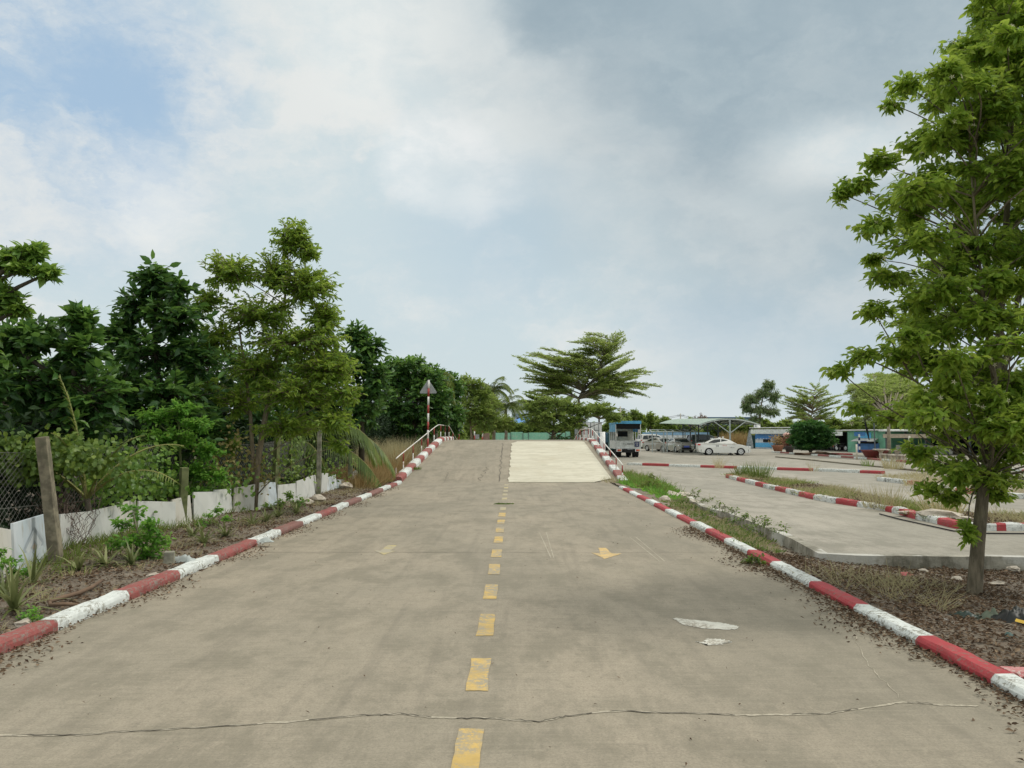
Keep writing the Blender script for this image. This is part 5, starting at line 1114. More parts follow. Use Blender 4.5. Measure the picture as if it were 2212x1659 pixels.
def car(S_, name, label, loc, rz_, paintm, cat='car', group=None, lights=True):
    root = empty(name, loc, rz_, label, cat, group); hw, hr, belt, roof = S_['hw'], S_['hr'], S_['belt'], S_['roof']; f, r = S_['len']
    def hwz(z): return hw - .03 * max(0, (.5 - z)) if z <= belt else hw - .03 - (hw - hr - .03) * (z - belt) / (roof - belt)
    def hx(x): return 1 - .13 * max(0, (abs(x) - 1.6) / .62) ** 2
    wr = S_['wr'] + .055; mb = MB()
    bot = []
    for wx in (S_['wb'][1], S_['wb'][0]):
        bot += [(wx + wr * math.cos(R(a)), .30 + wr * math.sin(R(a)) - .02) for a in (190, 160, 130, 110, 90, 70, 50, 20, -10)]
    prof = S_['tail'][::-1] ; low = [(r + .12, .27)] + [(x, max(z, .22)) for x, z in bot] + [(f - .1, .25)]
    loop = low + S_['top'] + [(x, z) for x, z in S_['tail']]
    if S_['top'][-1] == S_['gh'][0]: pass
    n = len(loop); nl = len(low)
    for sg in (-1, 1): mb.add([(x, sg * hwz(z) * hx(x), z) for x, z in loop], [tuple(range(n))])
    for i in range(nl - 1, n): 
        a, b = i, (i + 1) % n; mb.f.append((a, b, n + b, n + a)); mb.m.append(0)
    g = S_['gh']; m = len(g); b0 = len(mb.v)
    for sg in (-1, 1): mb.add([(x, sg * hwz(z) * hx(x), z) for x, z in g], [tuple(range(m))])
    for i in range(m - 1): mb.f.append((b0 + i, b0 + i + 1, b0 + m + i + 1, b0 + m + i)); mb.m.append(0)
    bm = bmesh.new()
    body = mb.build('body', [paintm], root, bevel=.035)
    u = MB(); u.box((0, 0, .36), ((f - r) * .9, hw * 1.86, .28)); u.build('underbody', M_BLK, root)
    for sg in (-1, 1):
        for w in S_['win']:
            q = MB(); q.add([(x, sg * (hwz(z) * hx(x) + .006), z) for x, z in w], [tuple(range(len(w)))]); q.build('side_window', M_GLASS, root)
    def glass(a, b, nm):
        A_, B_ = Vector((a[0], 0, a[1])), Vector((b[0], 0, b[1])); d = B_ - A_; nn = Vector((d.z, 0, -d.x)).normalized(); nn = nn if nn.z > 0 else -nn
        q = MB(); a1 = A_ + d * .1 + nn * .012; b1 = A_ + d * .92 + nn * .012
        q.add([(a1.x, -hwz(a1.z) * .90, a1.z), (a1.x, hwz(a1.z) * .90, a1.z), (b1.x, hwz(b1.z) * .90, b1.z), (b1.x, -hwz(b1.z) * .90, b1.z)], [(0, 1, 2, 3)]); q.build(nm, M_GLASS, root)
    glass(g[0], g[1], 'windshield'); glass(g[-1], g[-2], 'rear_window')
    for wx in S_['wb']:
        for sg in (-1, 1):
            w = MB(); w.lathe([(S_['wr'] * .7, -.10), (S_['wr'] * .95, -.10), (S_['wr'], -.06), (S_['wr'], .06), (S_['wr'] * .95, .10), (S_['wr'] * .7, .10)], (wx, sg * (hw - .12), S_['wr']), 22, 0, 'Y'); wo_ = w.build('wheel', M_TYRE, root, False)
            rm = MB(); rm.lathe([(S_['wr'] * .68, -.105), (S_['wr'] * .60, -.112), (.05, -.112)] if sg < 0 else [(.05, .112), (S_['wr'] * .60, .112), (S_['wr'] * .68, .105)], (wx, sg * (hw - .12), S_['wr']), 20, 0, 'Y')
            for k in range(5):
                a = k * 1.2566 + .3; rm.box((wx + math.cos(a) * S_['wr'] * .42, sg * (hw - .004), S_['wr'] + math.sin(a) * S_['wr'] * .42), (.055, .008, .055), 1)
            rm.build('rim', [M_RIM, M_BLK], wo_)
    for sg in (-1, 1):
        q = MB(); q.box((f - .16, sg * hw * .78, belt - .27), (.22, .28, .13), 0, sg * -.5); q.build('headlight', M_LENS, root, bevel=.02)
        q = MB(); q.box((r + .12, sg * hw * .78, belt - .06), (.24, .30, .12), 0, sg * .35); q.build('tail_light', M_TAIL, root, bevel=.02)
        q = MB(); q.box((S_['gh'][0][0] - .25, sg * (hw + .08), belt + .06), (.14, .18, .12)); q.build('mirror', paintm, root, bevel=.03)
    q = MB(); q.box((f + .0, 0, .42), (.03, hw * 1.15, .22)); q.box((f - .03, 0, .66), (.06, .9, .06)); q.build('grille', M_BLK, root, bevel=.01)
    return root
g = G(1560, 983); g = Vector((g.x, 66.6, 0))
c1 = car(SEDAN, 'white_sedan', 'white sedan parked side on under the curved roof', g, R(-6), M_CARW, group=None)
text('04', .24, (-.62, -.872, .80), (R(90), 0, 0), M_INK, c1); text('TẬP LÁI', .11, (-.02, -.872, .84), (R(90), 0, 0), M_TAIL, c1); text('TẬP LÁI', .10, (.62, -.872, .66), (R(90), 0, 0), M_INK, c1)
q = MB(); q.box((-.35, -.25, 1.50), (.22, .10, .10)); q.box((-.05, -.25, 1.53), (.14, .12, .14)); q.build('roof_lamp', M_WHITE, c1, bevel=.02)
q = MB(); q.box((-1.0, -.3, 1.44), (.25, .1, .07)); q.build('roof_lamp', M_WHITE, c1, bevel=.02)
g = P(1477, 978, 75.5); c2 = car(SEDAN, 'silver_sedan', 'silver sedan facing the camera with a blue number plate', (g.x, 77.4, 0), R(-84), M_CARS)
q = MB(); q.box((2.235, 0, .60), (.02, .55, .17)); q.build('number_plate', M_PLATEB, c2)
g = P(1436, 976, 80); c3 = car(SEDAN, 'silver_sedan', 'pale silver sedan behind the steel frame, left of the one with the blue plate', (g.x, 82, 0), R(-62), M_CARS)
g = P(1415, 969, 97); car(SUV, 'white_suv', 'white SUV at the far left of the parked cars', (g.x, 97, 0), R(14), M_CARW)
g = P(1518, 969, 90); car(SUV, 'dark_van', 'dark green grey van behind the tail of the white sedan', (g.x, 88, 0), R(8), M_CARD, cat='van')
g = P(1768, 975, 88); car(SEDAN, 'parked_car', 'pale car mostly hidden behind the round bush', (g.x, 88.5, 0), R(4), plain('pale green car', (.50, .60, .54), .3))

# ------------------------------------------------------------------ truck seen from behind
tg = P(1357.5, 988, 60); T = empty('training_truck', (tg.x, 60, 0), 0, 'white open backed truck with a blue roof seen from behind', 'truck')
W_, HT = 1.98, 2.84; q = MB()
q.box((0, 1.9, .72), (W_, 3.8, .12)); q.build('bed', M_WHITE, T)
q = MB(); q.box((0, .03, 1.0), (W_ - .02, .05, .50)); q.box((0, -.005, .72), (W_, .05, .07)); q.box((0, -.005, 1.27), (W_, .05, .05)); q.box((-W_ / 2 + .03, -.005, 1.0), (.06, .05, .6)); q.box((W_ / 2 - .03, -.005, 1.0), (.06, .05, .6)); tail = q.build('tailgate', plain('truck white', (.66, .68, .66), .5, dirt=(.4, .4, .36)), T, bevel=.008)
text('TC-06KN', .20, (-.02, -.035, 1.05), (R(90), 0, 0), M_INK, tail)
q = MB(); q.box((.66, -.05, 1.02), (.36, .02, .38)); sg_ = q.build('learner_sign', M_NAVY, T); text('TẬP\nLÁI', .135, (.66, -.065, 1.02), (R(90), 0, 0), M_WHITE, sg_)
for s in (-1, 1):
    q = MB(); q.box((s * (W_ / 2 - .03), 1.9, 1.02), (.05, 3.7, .55)); q.build('side_panel', M_WHITE, T)
    for yy in (0, 1.25, 2.5, 3.75): q = MB(); q.box((s * (W_ / 2 - .03), yy, 1.9), (.055, .055, 1.3)); q.build('corner_post', M_WHITE, T)
    q = MB(); q.box((s * (W_ / 2 - .02), 1.9, 2.30), (.03, 3.8, .62)); q.build('side_tarp', M_BLUEL, T)
    q = MB(); q.box((s * .72, -.03, .56), (.42, .10, .22)); q.build('lamp_box', M_WHITE, T); q = MB(); q.box((s * .72 - .07, -.09, .56), (.12, .03, .13), 0); q.box((s * .72 + .07, -.09, .56), (.14, .03, .13), 1); q.build('tail_light', [M_TAIL, M_AMB], T)
    for yy in (.95, ):
        for dx in (0, .24): q = MB(); q.lathe([(.2, -.1), (.37, -.1), (.39, -.06), (.39, .06), (.37, .1), (.2, .1)], (s * (.80 - dx), yy, .39), 22, 0, 'Y'); w = q.build('wheel', M_TYRE, T)
        # turn the lathe (axis Y) so the axle runs across
    q = MB(); q.box((s * .66, .45, .42), (.34, .02, .38)); q.build('mud_flap', M_BLK, T)
for o in list(T.children):
    if o.name.startswith('wheel'):
        me = o.data; c = Vector((0, 0, 0)); 
        for v in me.vertices: c += v.co
        c /= len(me.vertices)
        for v in me.vertices: d = v.co - c; v.co = c + Vector((d.y, -d.x, d.z))
q = MB(); q.box((0, 1.9, 2.66), (W_ + .06, 3.95, .10)); q.box((0, -.06, 2.72), (W_ + .06, .04, .22)); q.build('roof', M_BLUEL, T, bevel=.02)
q = MB(); q.box((0, .10, 2.42), (W_ - .1, .03, .42)); q.build('roof_shade_strip', M_DARK, T)  # dark strip stands in for the shade under the truck roof
q = MB(); q.box((-.62, 3.75, 1.95), (.62, .04, 1.4)); q.box((.72, 3.75, 1.95), (.42, .04, 1.4)); q.box((.12, 3.75, 2.35), (.82, .04, .6)); q.box((.12, 3.75, 1.42), (.82, .04, .36)); q.build('headboard', plain('grimy white', (.50, .47, .38), .8, dirt=(.25, .22, .16)), T)
q = MB(); q.box((.10, 3.9, 1.85), (.9, .03, .5)); q.build('headboard_window', M_DARK, T)
q = MB(); q.box((0, 4.9, 1.35), (1.75, 1.7, 1.7), taper=.94); q.build('cab', plain('teal cab', (.10, .22, .24), .4), T, bevel=.06)
q = MB(); q.box((0, 2.5, .50), (.8, 5.4, .25)); q.lathe([(.12, -.5), (.2, 0), (.12, .5)], (.1, 1., .5), 10); q.box((0, .2, .42), (1.6, .1, .1)); q.build('chassis', M_BLK, T)
for s in (-1, 1): q = MB(); q.tube([(s * .9, 4.7, .38), (s * .66, 4.7, .38)], .38, 20); q.build('wheel', M_TYRE, T)
q = MB(); q.box((.12, -.10, .56), (.40, .02, .18)); q.build('number_plate', M_WHITE, T)
q = MB(); q.box((.86, .02, 2.02), (.16, .02, .30)); q.box((-.88, -.02, 1.75), (.12, .02, .24)); q.build('notice', plain('notice', (.72, .66, .62)), T)
# second truck, mostly hidden
tg = P(1313, 975, 66); T2 = empty('dark_truck', (tg.x + .1, 66, 0), 0, 'dark teal truck parked close left of the open backed truck', 'truck')
q = MB(); q.box((-.35, 1.5, 1.50), (.50, 3.0, .80)); q.build('cargo_side', plain('faded blue panel', (.10, .22, .32), .5, dirt=(.3, .3, .3)), T2, bevel=.03)
q = MB(); q.box((.25, 2.2, 1.25), (.85, 1.7, 1.5), taper=.9); q.build('cab', plain('dark teal', (.03, .06, .065), .4), T2, bevel=.08)
q = MB(); q.box((0, 1.6, .55), (1.3, 3.2, .3)); q.build('chassis', M_BLK, T2)
for s in (-1, 1):
    for yy in (.4, 2.6): q = MB(); q.tube([(s * .5 - .12, yy, .4), (s * .5 + .12, yy, .4)], .40, 18); q.build('wheel', M_TYRE, T2)
q = MB(); q.tube([(.45, 1.3, 1.7), (.62, 1.15, 1.7)], .02, 5); q.box((.64, 1.13, 1.66), (.1, .05, .3)); q.build('mirror', M_BLK, T2)

# container box with bar doors
cg = P(1276, 955, 80); CW, CH = 49 * 80 / FPX, 1.8 + 26 * 80 / FPX
C_ = empty('container_lorry', (cg.x, 80, 0), 0, 'grey white box lorry seen from its rear doors behind the ramp', 'lorry')
M_CONT = plain('box door', (.68, .69, .68), .5, dirt=(.28, .28, .28), scale=2)
q = MB(); q.box((0, 3, (CH + .9) / 2), (CW, 6, CH - .9)); q.build('box_body', plain('box grey', (.20, .21, .22), .5), C_, bevel=.02)
for s in (-1, 1):
    q = MB(); q.box((s * CW / 4, -.03, (CH + .95) / 2), (CW / 2 - .09, .05, CH - 1.1)); d = q.build('rear_door', M_CONT, C_, bevel=.01)
    q = MB()
    for dx in (-.22, .22): q.tube([(s * CW / 4 + dx, -.07, 1.0), (s * CW / 4 + dx, -.07, CH - .1)], .02, 6)
    for zz in (1.3, 2.2): q.box((s * CW / 4, -.075, zz), (.6, .03, .05))
    q.build('lock_bar', M_STEELD, d)
q = MB(); q.box((0, 3, .62), (1.2, 6, .3)); q.build('chassis', M_BLK, C_)
for s in (-1, 1): q = MB(); q.tube([(s * .9, .9, .45), (s * .6, .9, .45)], .45, 18); q.build('wheel', M_TYRE, C_)
wp = P(1302, 990, 50); mb = MB(); mb.tube([(wp.x, 50, 0), (wp.x, 50, 1.95)], .17, 12); o = mb.build('white_post', M_WHITE, None, True); setp(o, 'thick white round post between the box lorry and the dark truck', 'post')

# ------------------------------------------------------------------ steel frame rack and the curved shelter
def beam(a, b, w=.07, n=6): return lambda m: m.tube([a, b], w / 2, n)
Y_ = 77.0; fx0, fx1 = P(1407, 932, Y_).x, P(1505, 932, Y_).x; zt = P(1450, 932.5, Y_).z; zb = P(1450, 928.5, 86).z
FR = empty('steel_frame', (fx0, Y_, 0), 0, 'low bare steel frame standing over the silver sedans', 'frame'); O_ = Vector((fx0, Y_, 0))
for xx, ya in ((1409, Y_), (1434, Y_), (1441, Y_ - .1), (1503, Y_), (1418, 86), (1453, 86), (1480, 86)):
    p = P(xx, 950, ya); q = MB(); q.tube([Vector((p.x, ya, 0)) - O_, Vector((p.x, ya, zt if ya < 80 else zb)) - O_], .06, 6); q.build('post', M_STEEL, FR)
for (a, b) in (((fx0 - .1, Y_, zt), (fx1 + .1, Y_, zt)), ((P(1403, 926, 86).x, 86, zb), (P(1492, 926, 86).x, 86, zb)), ((fx0, Y_, zt), (P(1403, 926, 86).x, 86, zb)), ((fx1, Y_, zt), (P(1492, 926, 86).x, 86, zb))):
    q = MB(); q.tube([Vector(a) - O_, Vector(b) - O_], .05, 6); q.build('beam', M_STEEL, FR)
for k in range(7):
    t = k / 6; q = MB(); q.tube([Vector((fx0 + (fx1 - fx0) * t, Y_, zt + .05)) - O_, Vector((P(1403, 926, 86).x + (P(1492, 926, 86).x - P(1403, 926, 86).x) * t, 86, zb + .05)) - O_], .025, 4); q.build('rafter', M_STEEL, FR)
# small bike-stand frames in front of the silver sedans
for (xa, lab) in ((1466, 'small bent pipe barrier in front of the blue plated sedan'), (1425, 'small bent pipe barrier in front of the pale silver sedan')):
    p = P(xa, 978, 74.5); q = MB(); q.tube([(p.x - .45, 74.5, 0), (p.x - .45, 74.5, 1.0), (p.x - .3, 74.5, 1.12), (p.x + .1, 74.5, 1.12), (p.x + .25, 74.5, 1.0), (p.x + .25, 74.5, 0)], .03, 6); o = q.build('pipe_barrier', M_STEEL, None, True); setp(o, lab, 'barrier', 'pipe barriers')
SH = empty('parking_shelter', (18.6, 66.5, 0), 0, 'car shelter with a pale green arched roof on a row of braced posts', 'shelter'); SO = Vector((18.6, 66.5, 0))
def ax(t): return Vector((18.62 + (19.5 - 18.62) * t, 66.5 + 22.5 * t, 0))
def arch(s, t): # s in -1..1
    zr = 3.14 + .42 * t; return ax(t) + Vector((s * (2.62 + .1 * t), 0, zr - (.52) * s * s))
q = MB(); NS, NT_ = 18, 10
vs = [arch(-1 + 2 * i / NS, j / NT_) - SO + Vector((0, 0, dz)) for dz in (.0, .035) for j in range(NT_ + 1) for i in range(NS + 1)]
m = (NS + 1) * (NT_ + 1); fs = []
for j in range(NT_):
    for i in range(NS):
        a = j * (NS + 1) + i; fs += [(a, a + 1, a + NS + 2, a + NS + 1), (m + a, m + a + NS + 1, m + a + NS + 2, m + a + 1)]
for i in range(NS): fs += [(i, m + i, m + i + 1, i + 1), (NT_ * (NS + 1) + i, NT_ * (NS + 1) + i + 1, m + NT_ * (NS + 1) + i + 1, m + NT_ * (NS + 1) + i)]
for j in range(NT_): a = j * (NS + 1); b = a + NS + 1; fs += [(a, b, m + b, m + a), (a + NS, m + a + NS, m + b + NS, b + NS)]
q.add(vs, fs); q.build('roof', M_ROOFG, SH)
for k in range(6):
    t = k / 5; b = ax(t) - SO; top = arch(0, t) - SO; q = MB(); q.tube([b, top - Vector((0, 0, .04))], .075 if k == 0 else .065, 8); m_ = M_STEEL if k == 0 else M_STEELD; q.build('post', m_, SH)
    jn = b + Vector((0, 0, top.z - 1.25))
    for s in (-1, 1): q = MB(); q.tube([jn, arch(s * .52, t) - SO - Vector((0, 0, .1))], .045, 6); q.build('brace', m_, SH)
    q = MB(); q.tube([arch(-1 + 2 * i / 14, t) - SO - Vector((0, 0, .06)) for i in range(15)], .035, 5); q.build('arch_rib', m_, SH)
    if k < 5:
        b2 = ax((k + 1) / 5) - SO
        for s in (-1, 1):
            q = MB(); q.tube([arch(s * .5, t) - SO - Vector((0, 0, .55)), arch(s * .5, (k + 1) / 5) - SO - Vector((0, 0, .12))], .03, 5); q.tube([arch(s * .5, t) - SO - Vector((0, 0, .12)), arch(s * .5, (k + 1) / 5) - SO - Vector((0, 0, .55))], .03, 5); q.build('truss', M_STEELD, SH)
for s in (-.95, -.6, -.2, .2, .6, .95): q = MB(); q.tube([arch(s, 0) - SO - Vector((0, 0, .03)), arch(s, 1) - SO - Vector((0, 0, .03))], .028, 5); q.build('purlin', M_STEELD, SH)
q = MB(); q.lathe([(.22, 0), (.22, .10), (.12, .16)], (ax(0).x, 66.5, 0), 12); o = q.build('post_footing', M_WALLC); o.parent = SH; o.location = -SO

# ------------------------------------------------------------------ shops on the right
def facade(name, label, xa, ya, xb, yb, cat='building', depth=5.):
    A_, B_ = G(xa, ya), G(xb, yb); d = B_ - A_; L = d.length; root = empty(name, A_, math.atan2(d.y, d.x), label, cat); return root, L, A_, B_
def hz(x, y, Y): return P(x, y, Y).z
# blue booth
r1, L1, A1, B1 = facade('ticket_booth', 'blue and white booth with a white fascia right of the white car', 1632, 968.5, 1716, 970.5)
h = hz(1650, 929, A1.y); zf0, zf1 = hz(1650, 937, A1.y), hz(1650, 926, A1.y); zr = hz(1650, 925, A1.y) + .05
sec = L1 * .62
q = MB(); q.box((sec / 2, 2, zf0 / 2), (sec, 4, zf0)); q.build('wall', plain('booth white', (.62, .66, .68), .6), r1)
q = MB(); q.box((sec / 2, -.03, zf0 * .80), (sec - .1, .05, zf0 * .34)); pan = q.build('blue_board', M_BLUE, r1)
q = MB()
for k in range(7): q.box((.5 + k * (sec - 1) / 6, -.06, zf0 * .66), ((sec - 1) / 11, .02, .06))
q.build('valance', M_WHITE, pan)
q = MB(); q.box((sec / 2, -.03, zf0 * .24), (sec - .1, .05, zf0 * .30)); q.build('counter_panel', M_BLUEL, r1)
q = MB(); q.box((sec * .5, -.03, zf0 * .53), (sec * .30, .06, zf0 * .2)); q.build('service_window', M_DARK, r1)
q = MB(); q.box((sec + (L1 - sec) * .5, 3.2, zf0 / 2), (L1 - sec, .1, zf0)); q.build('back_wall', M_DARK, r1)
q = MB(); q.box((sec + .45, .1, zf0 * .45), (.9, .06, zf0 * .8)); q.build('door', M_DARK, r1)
q = MB(); q.box((L1 / 2, -.55, (zf0 + zf1) / 2 - .05), (L1 + .4, .06, zf1 - zf0 - .1)); q.build('fascia', plain('fascia white', (.72, .75, .72), .6, dirt=(.5, .5, .42)), r1)
q = MB(); q.box((L1 / 2, 1.9, zr), (L1 + .6, 5.2, .08)); q.build('roof', M_WHITE, r1)
q = MB(); q.box((L1 * .03 + .4, -.2, zr + .22), (.75, .4, .36)); q.lathe([(.14, -.42), (.14, -.40)], (L1 * .03 + .4, 0, zr + .22), 14, 1, 'Y'); q.build('loudspeaker', [M_WHITE, M_GREY], r1, bevel=.05)
q = MB(); q.box((-.8, .5, zf0 * .45), (.5, 1.2, zf0 * .9)); q.build('side_screen', plain('dark teal net', (.02, .08, .08)), r1)
# umbrella folded by the booth and grey sheet leaning
p = G(1620, 969.5); q = MB(); q.lathe([(.45, 0), (.40, .6), (.22, 1.6), (.04, 2.3)], (0, 0, .05), 9); o = q.build('folded_parasol', plain('grey canvas', (.22, .25, .26), .8, var=.4)); o.location = p; setp(o, 'grey folded parasol standing at the left end of the blue booth', 'parasol')
# open shop behind the bush
r2, L2, A2, B2 = facade('open_shop', 'open fronted dark shop between the bush and the green shed', 1716, 970.5, 1832, 976)
hz2 = hz(1820, 932, B2.y); 
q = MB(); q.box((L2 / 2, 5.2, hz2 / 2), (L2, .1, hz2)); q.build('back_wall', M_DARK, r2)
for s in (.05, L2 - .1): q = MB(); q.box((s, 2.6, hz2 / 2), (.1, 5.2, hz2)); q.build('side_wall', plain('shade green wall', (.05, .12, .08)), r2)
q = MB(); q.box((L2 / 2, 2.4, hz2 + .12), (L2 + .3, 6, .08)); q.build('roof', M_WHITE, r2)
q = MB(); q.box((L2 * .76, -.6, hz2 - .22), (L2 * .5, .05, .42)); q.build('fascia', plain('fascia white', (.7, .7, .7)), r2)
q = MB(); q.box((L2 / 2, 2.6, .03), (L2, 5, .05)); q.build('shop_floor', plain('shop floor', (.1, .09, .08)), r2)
# green shed
r3, L3, A3, B3 = facade('green_shed', 'green corrugated shed with a blue shutter door', 1832, 976.2, 1917, 979)
h3 = hz(1875, 931, (A3.y + B3.y) / 2)
q = MB(); q.box((L3 / 2, 2.5, h3 / 2), (L3, 5, h3)); q.build('wall', M_GREENC, r3)
q = MB(); q.box((L3 / 2, 2.4, h3 + .1), (L3 + .3, 5.8, .1)); q.build('roof', M_WHITE, r3)
q = MB(); q.box((L3 * .53, -.03, h3 * .22), (L3 * .56, .05, h3 * .44)); q.build('shutter_door', M_BLUEC, r3)
q = MB(); q.box((L3 * .53, -.035, h3 * .46), (L3 * .50, .06, h3 * .09)); q.build('opening', M_DARK, r3)
q = MB(); q.add([(L3 * .24, -.05, h3 * .66), (L3 * .80, -.05, h3 * .66), (L3 * .82, -.65, h3 * .53), (L3 * .22, -.65, h3 * .53)], [(0, 1, 2, 3)]); q.add([(L3 * .24, -.05, h3 * .64), (L3 * .80, -.05, h3 * .64), (L3 * .82, -.65, h3 * .51), (L3 * .22, -.65, h3 * .51)], [(0, 1, 2, 3)]); q.build('awning', plain('awning', (.55, .55, .52), .6), r3)
q = MB(); q.box((L3 * .33, -.04, h3 * .86), (L3 * .28, .04, h3 * .2)); q.box((L3 * .47, -.03, h3 * .80), (L3 * .30, .04, h3 * .26), 1); q.build('blue_sign', [M_BLUE, M_BLUEL], r3)
# right open cafe
r4, L4, A4, B4 = facade('cafe_building', 'long open cafe building seen under the near tree', 1917, 979.2, 2330, 990)
h4 = hz(1950, 933, A4.y)
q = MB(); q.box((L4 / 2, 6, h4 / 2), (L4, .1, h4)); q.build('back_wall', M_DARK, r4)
q = MB(); q.box((L4 / 2, 2.6, h4 + .1), (L4 + .3, 7, .1)); q.build('roof', M_WHITE, r4)
q = MB(); q.box((L4 * .2, -.7, h4 - .38), (L4 * .38, .06, .36)); q.build('canvas_valance', plain('beige valance', (.55, .46, .36)), r4)
for k in range(9): q = MB(); q.box((.1 + k * (L4 - .2) / 8, -.2, h4 / 2), (.14, .14, h4)); q.build('post', M_STEELD, r4)
q = MB(); q.box((L4 * .2, .6, .42), (L4 * .34, .1, .75)); q.build('low_wall', plain('pale low wall', (.58, .56, .50)), r4)
# striped posts in front of the shed
GP = empty('gate_frame', G(1891, 978), 0, 'frame of two striped posts with a crossbar before the green shed', 'gate frame'); 
for xx in (1857, 1891):
    p = G(1891, 978); pb = P(xx, 978, p.y); q = MB(); hgt = hz(1891, 938, p.y)
    for k in range(6): q.tube([(pb.x - p.x, 0, hgt * k / 6), (pb.x - p.x, 0, hgt * (k + 1) / 6)], .09, 8, k % 2)
    q.build('post', [M_NAVY, M_WHITE], GP)
q = MB(); q.tube([(P(1857, 978, p.y).x - p.x, 0, hgt * .62), (0, 0, hgt * .62)], .06, 6); q.build('crossbar', M_NAVY, GP)
# bowl planter with a pole
p = G(1891, 992.5); q = MB(); q.lathe([(.45, 0), (.62, .1), (.86, .52), (.94, .60), (.94, .68), (.84, .68), (.80, .60)], (0, 0, 0), 28); o = q.build('bowl_planter', M_REDPOT, None, True); o.location = p; setp(o, 'wide maroon bowl planter with a thin pole rising from it', 'planter')
q = MB(); q.tube([(0, 0, .55), (-.02, 0, 2.3), (-.02, 0, 2.6)], [.045, .04, .04], 6); q.build('pole', M_STEELD, o)
q = MB(); q.lathe([(.8, 0), (.8, .03)], (0, 0, .60), 20); q.build('planter_soil', M_SOILL, o)
# terracotta pots
for (x, y, s, lab, mm) in ((1680.5, 976.8, .62, 'terracotta pot with an orange green plant in front of the booth', L_DRY), (1705.5, 979, .5, 'dark bonsai pot with a reddish plant left of the round bush', leafmat('red leaf', (.12, .04, .02), (.22, .08, .05), (.34, .15, .1), .2))):
    p = G(x, y); root = empty('potted_plant', p, 0, lab, 'potted plant', 'potted plants'); q = MB(); q.lathe([(s * .55, 0), (s * .85, .5), (s, .62), (s, .7), (s * .8, .7)], (0, 0, 0), 18); q.build('pot', M_TERRA if s > .55 else plain('dark pot', (.07, .06, .06)), root, True)
    n = 420; d = rdir(n) * rng.uniform(.2, 1, (n, 1)) * np.array([.95 * s / .6, .7, .7]); scatter('foliage', mm, d + np.array([0, 0, 1.15]), rdir(n), rdir(n), .22, .09, T_LITE, None, root)
    A_ = np.tile([[0., 0, .6]], (14, 1)); B_ = d[:14] * .8 + np.array([0, 0, 1.15]); V, F = sticks(A_, B_, .02, .01); npmesh('stems', V, F, M_BARK2, root)
# round lamp
p = G(1700, 972); q = MB(); q.tube([(0, 0, 0), (0, 0, 1.9)], .04, 6); root = empty('globe_lamp', p, 0, 'pinkish globe lantern on a pole between booth and bush', 'lantern'); q.build('pole', M_STEEL, root); q = MB(); q.lathe([(.05, -.3), (.36, -.15), (.42, 0), (.36, .15), (.05, .3)], (0, 0, hz(1700, 939.5, p.y)), 14); q.build('lantern', plain('pink globe', (.62, .38, .32)), root, True)
# person bending beside the booth
def person(label, loc, rz_, chain, rad, shirt_z, hair=True):
    pass
pp_ = G(1700, 975.5); root = empty('person', pp_, R(20), 'person in a pale blue shirt and dark trousers bending forward by the bonsai pot', 'person')
J = {0: (0, 0, .88), 1: (.10, 0, 1.10), 2: (.30, 0, 1.28), 3: (.42, 0, 1.36), 4: (.52, 0, 1.42), 5: (.60, 0, 1.44), 6: (-.02, .10, .82), 7: (.10, .12, .46), 8: (.02, .12, .08), 9: (.14, .13, .04), 10: (-.02, -.10, .82), 11: (.06, -.12, .46), 12: (-.10, -.12, .08), 13: (.02, -.13, .04),
     14: (.32, .19, 1.28), 15: (.44, .22, 1.02), 16: (.62, .18, .90), 17: (.32, -.19, 1.28), 18: (.46, -.22, 1.02), 19: (.64, -.16, .92)}
E = [(0, 1), (1, 2), (2, 3), (3, 4), (4, 5), (0, 6), (6, 7), (7, 8), (8, 9), (0, 10), (10, 11), (11, 12), (12, 13), (2, 14), (14, 15), (15, 16), (2, 17), (17, 18), (18, 19)]
RR = {0: .13, 1: .13, 2: .14, 3: .06, 4: .09, 5: .085, 6: .10, 7: .065, 8: .045, 9: .04, 10: .10, 11: .065, 12: .045, 13: .04, 14: .065, 15: .045, 16: .03, 17: .065, 18: .045, 19: .03}
me = bpy.data.meshes.new('body'); me.from_pydata([J[i] for i in range(20)], E, []); body = link('body', me, root)
bpy.context.view_layer.objects.active = body; sk = body.modifiers.new('skin', 'SKIN'); 
if not me.skin_vertices: 
    bm = bmesh.new(); bm.from_mesh(me); bm.verts.layers.skin.verify(); bm.to_mesh(me); bm.free()
for i in range(20): me.skin_vertices[0].data[i].radius = (RR[i], RR[i])
me.skin_vertices[0].data[0].use_root = True; body.modifiers.new('sub', 'SUBSURF').levels = 1; body.modifiers['sub'].render_levels = 1
t = NT('person clothes'); sp_ = t.n('ShaderNodeSeparateXYZ'); t.l(t.tc.outputs['Object'], sp_.inputs[0])
t.col(t.mix(t.ramp(sp_.outputs[2], .90, .91), (.02, .02, .025), t.mix(t.ramp(sp_.outputs[0], .42, .44), (.48, .56, .74), (.30, .17, .11)))); t.rough(.8); me.materials.append(t.m)
q = MB(); q.lathe([(.02, -.10), (.09, -.06), (.112, 0), (.09, .07), (.02, .10)], (.55, 0, 1.49), 12); q.build('hair', M_BLK, root, True)
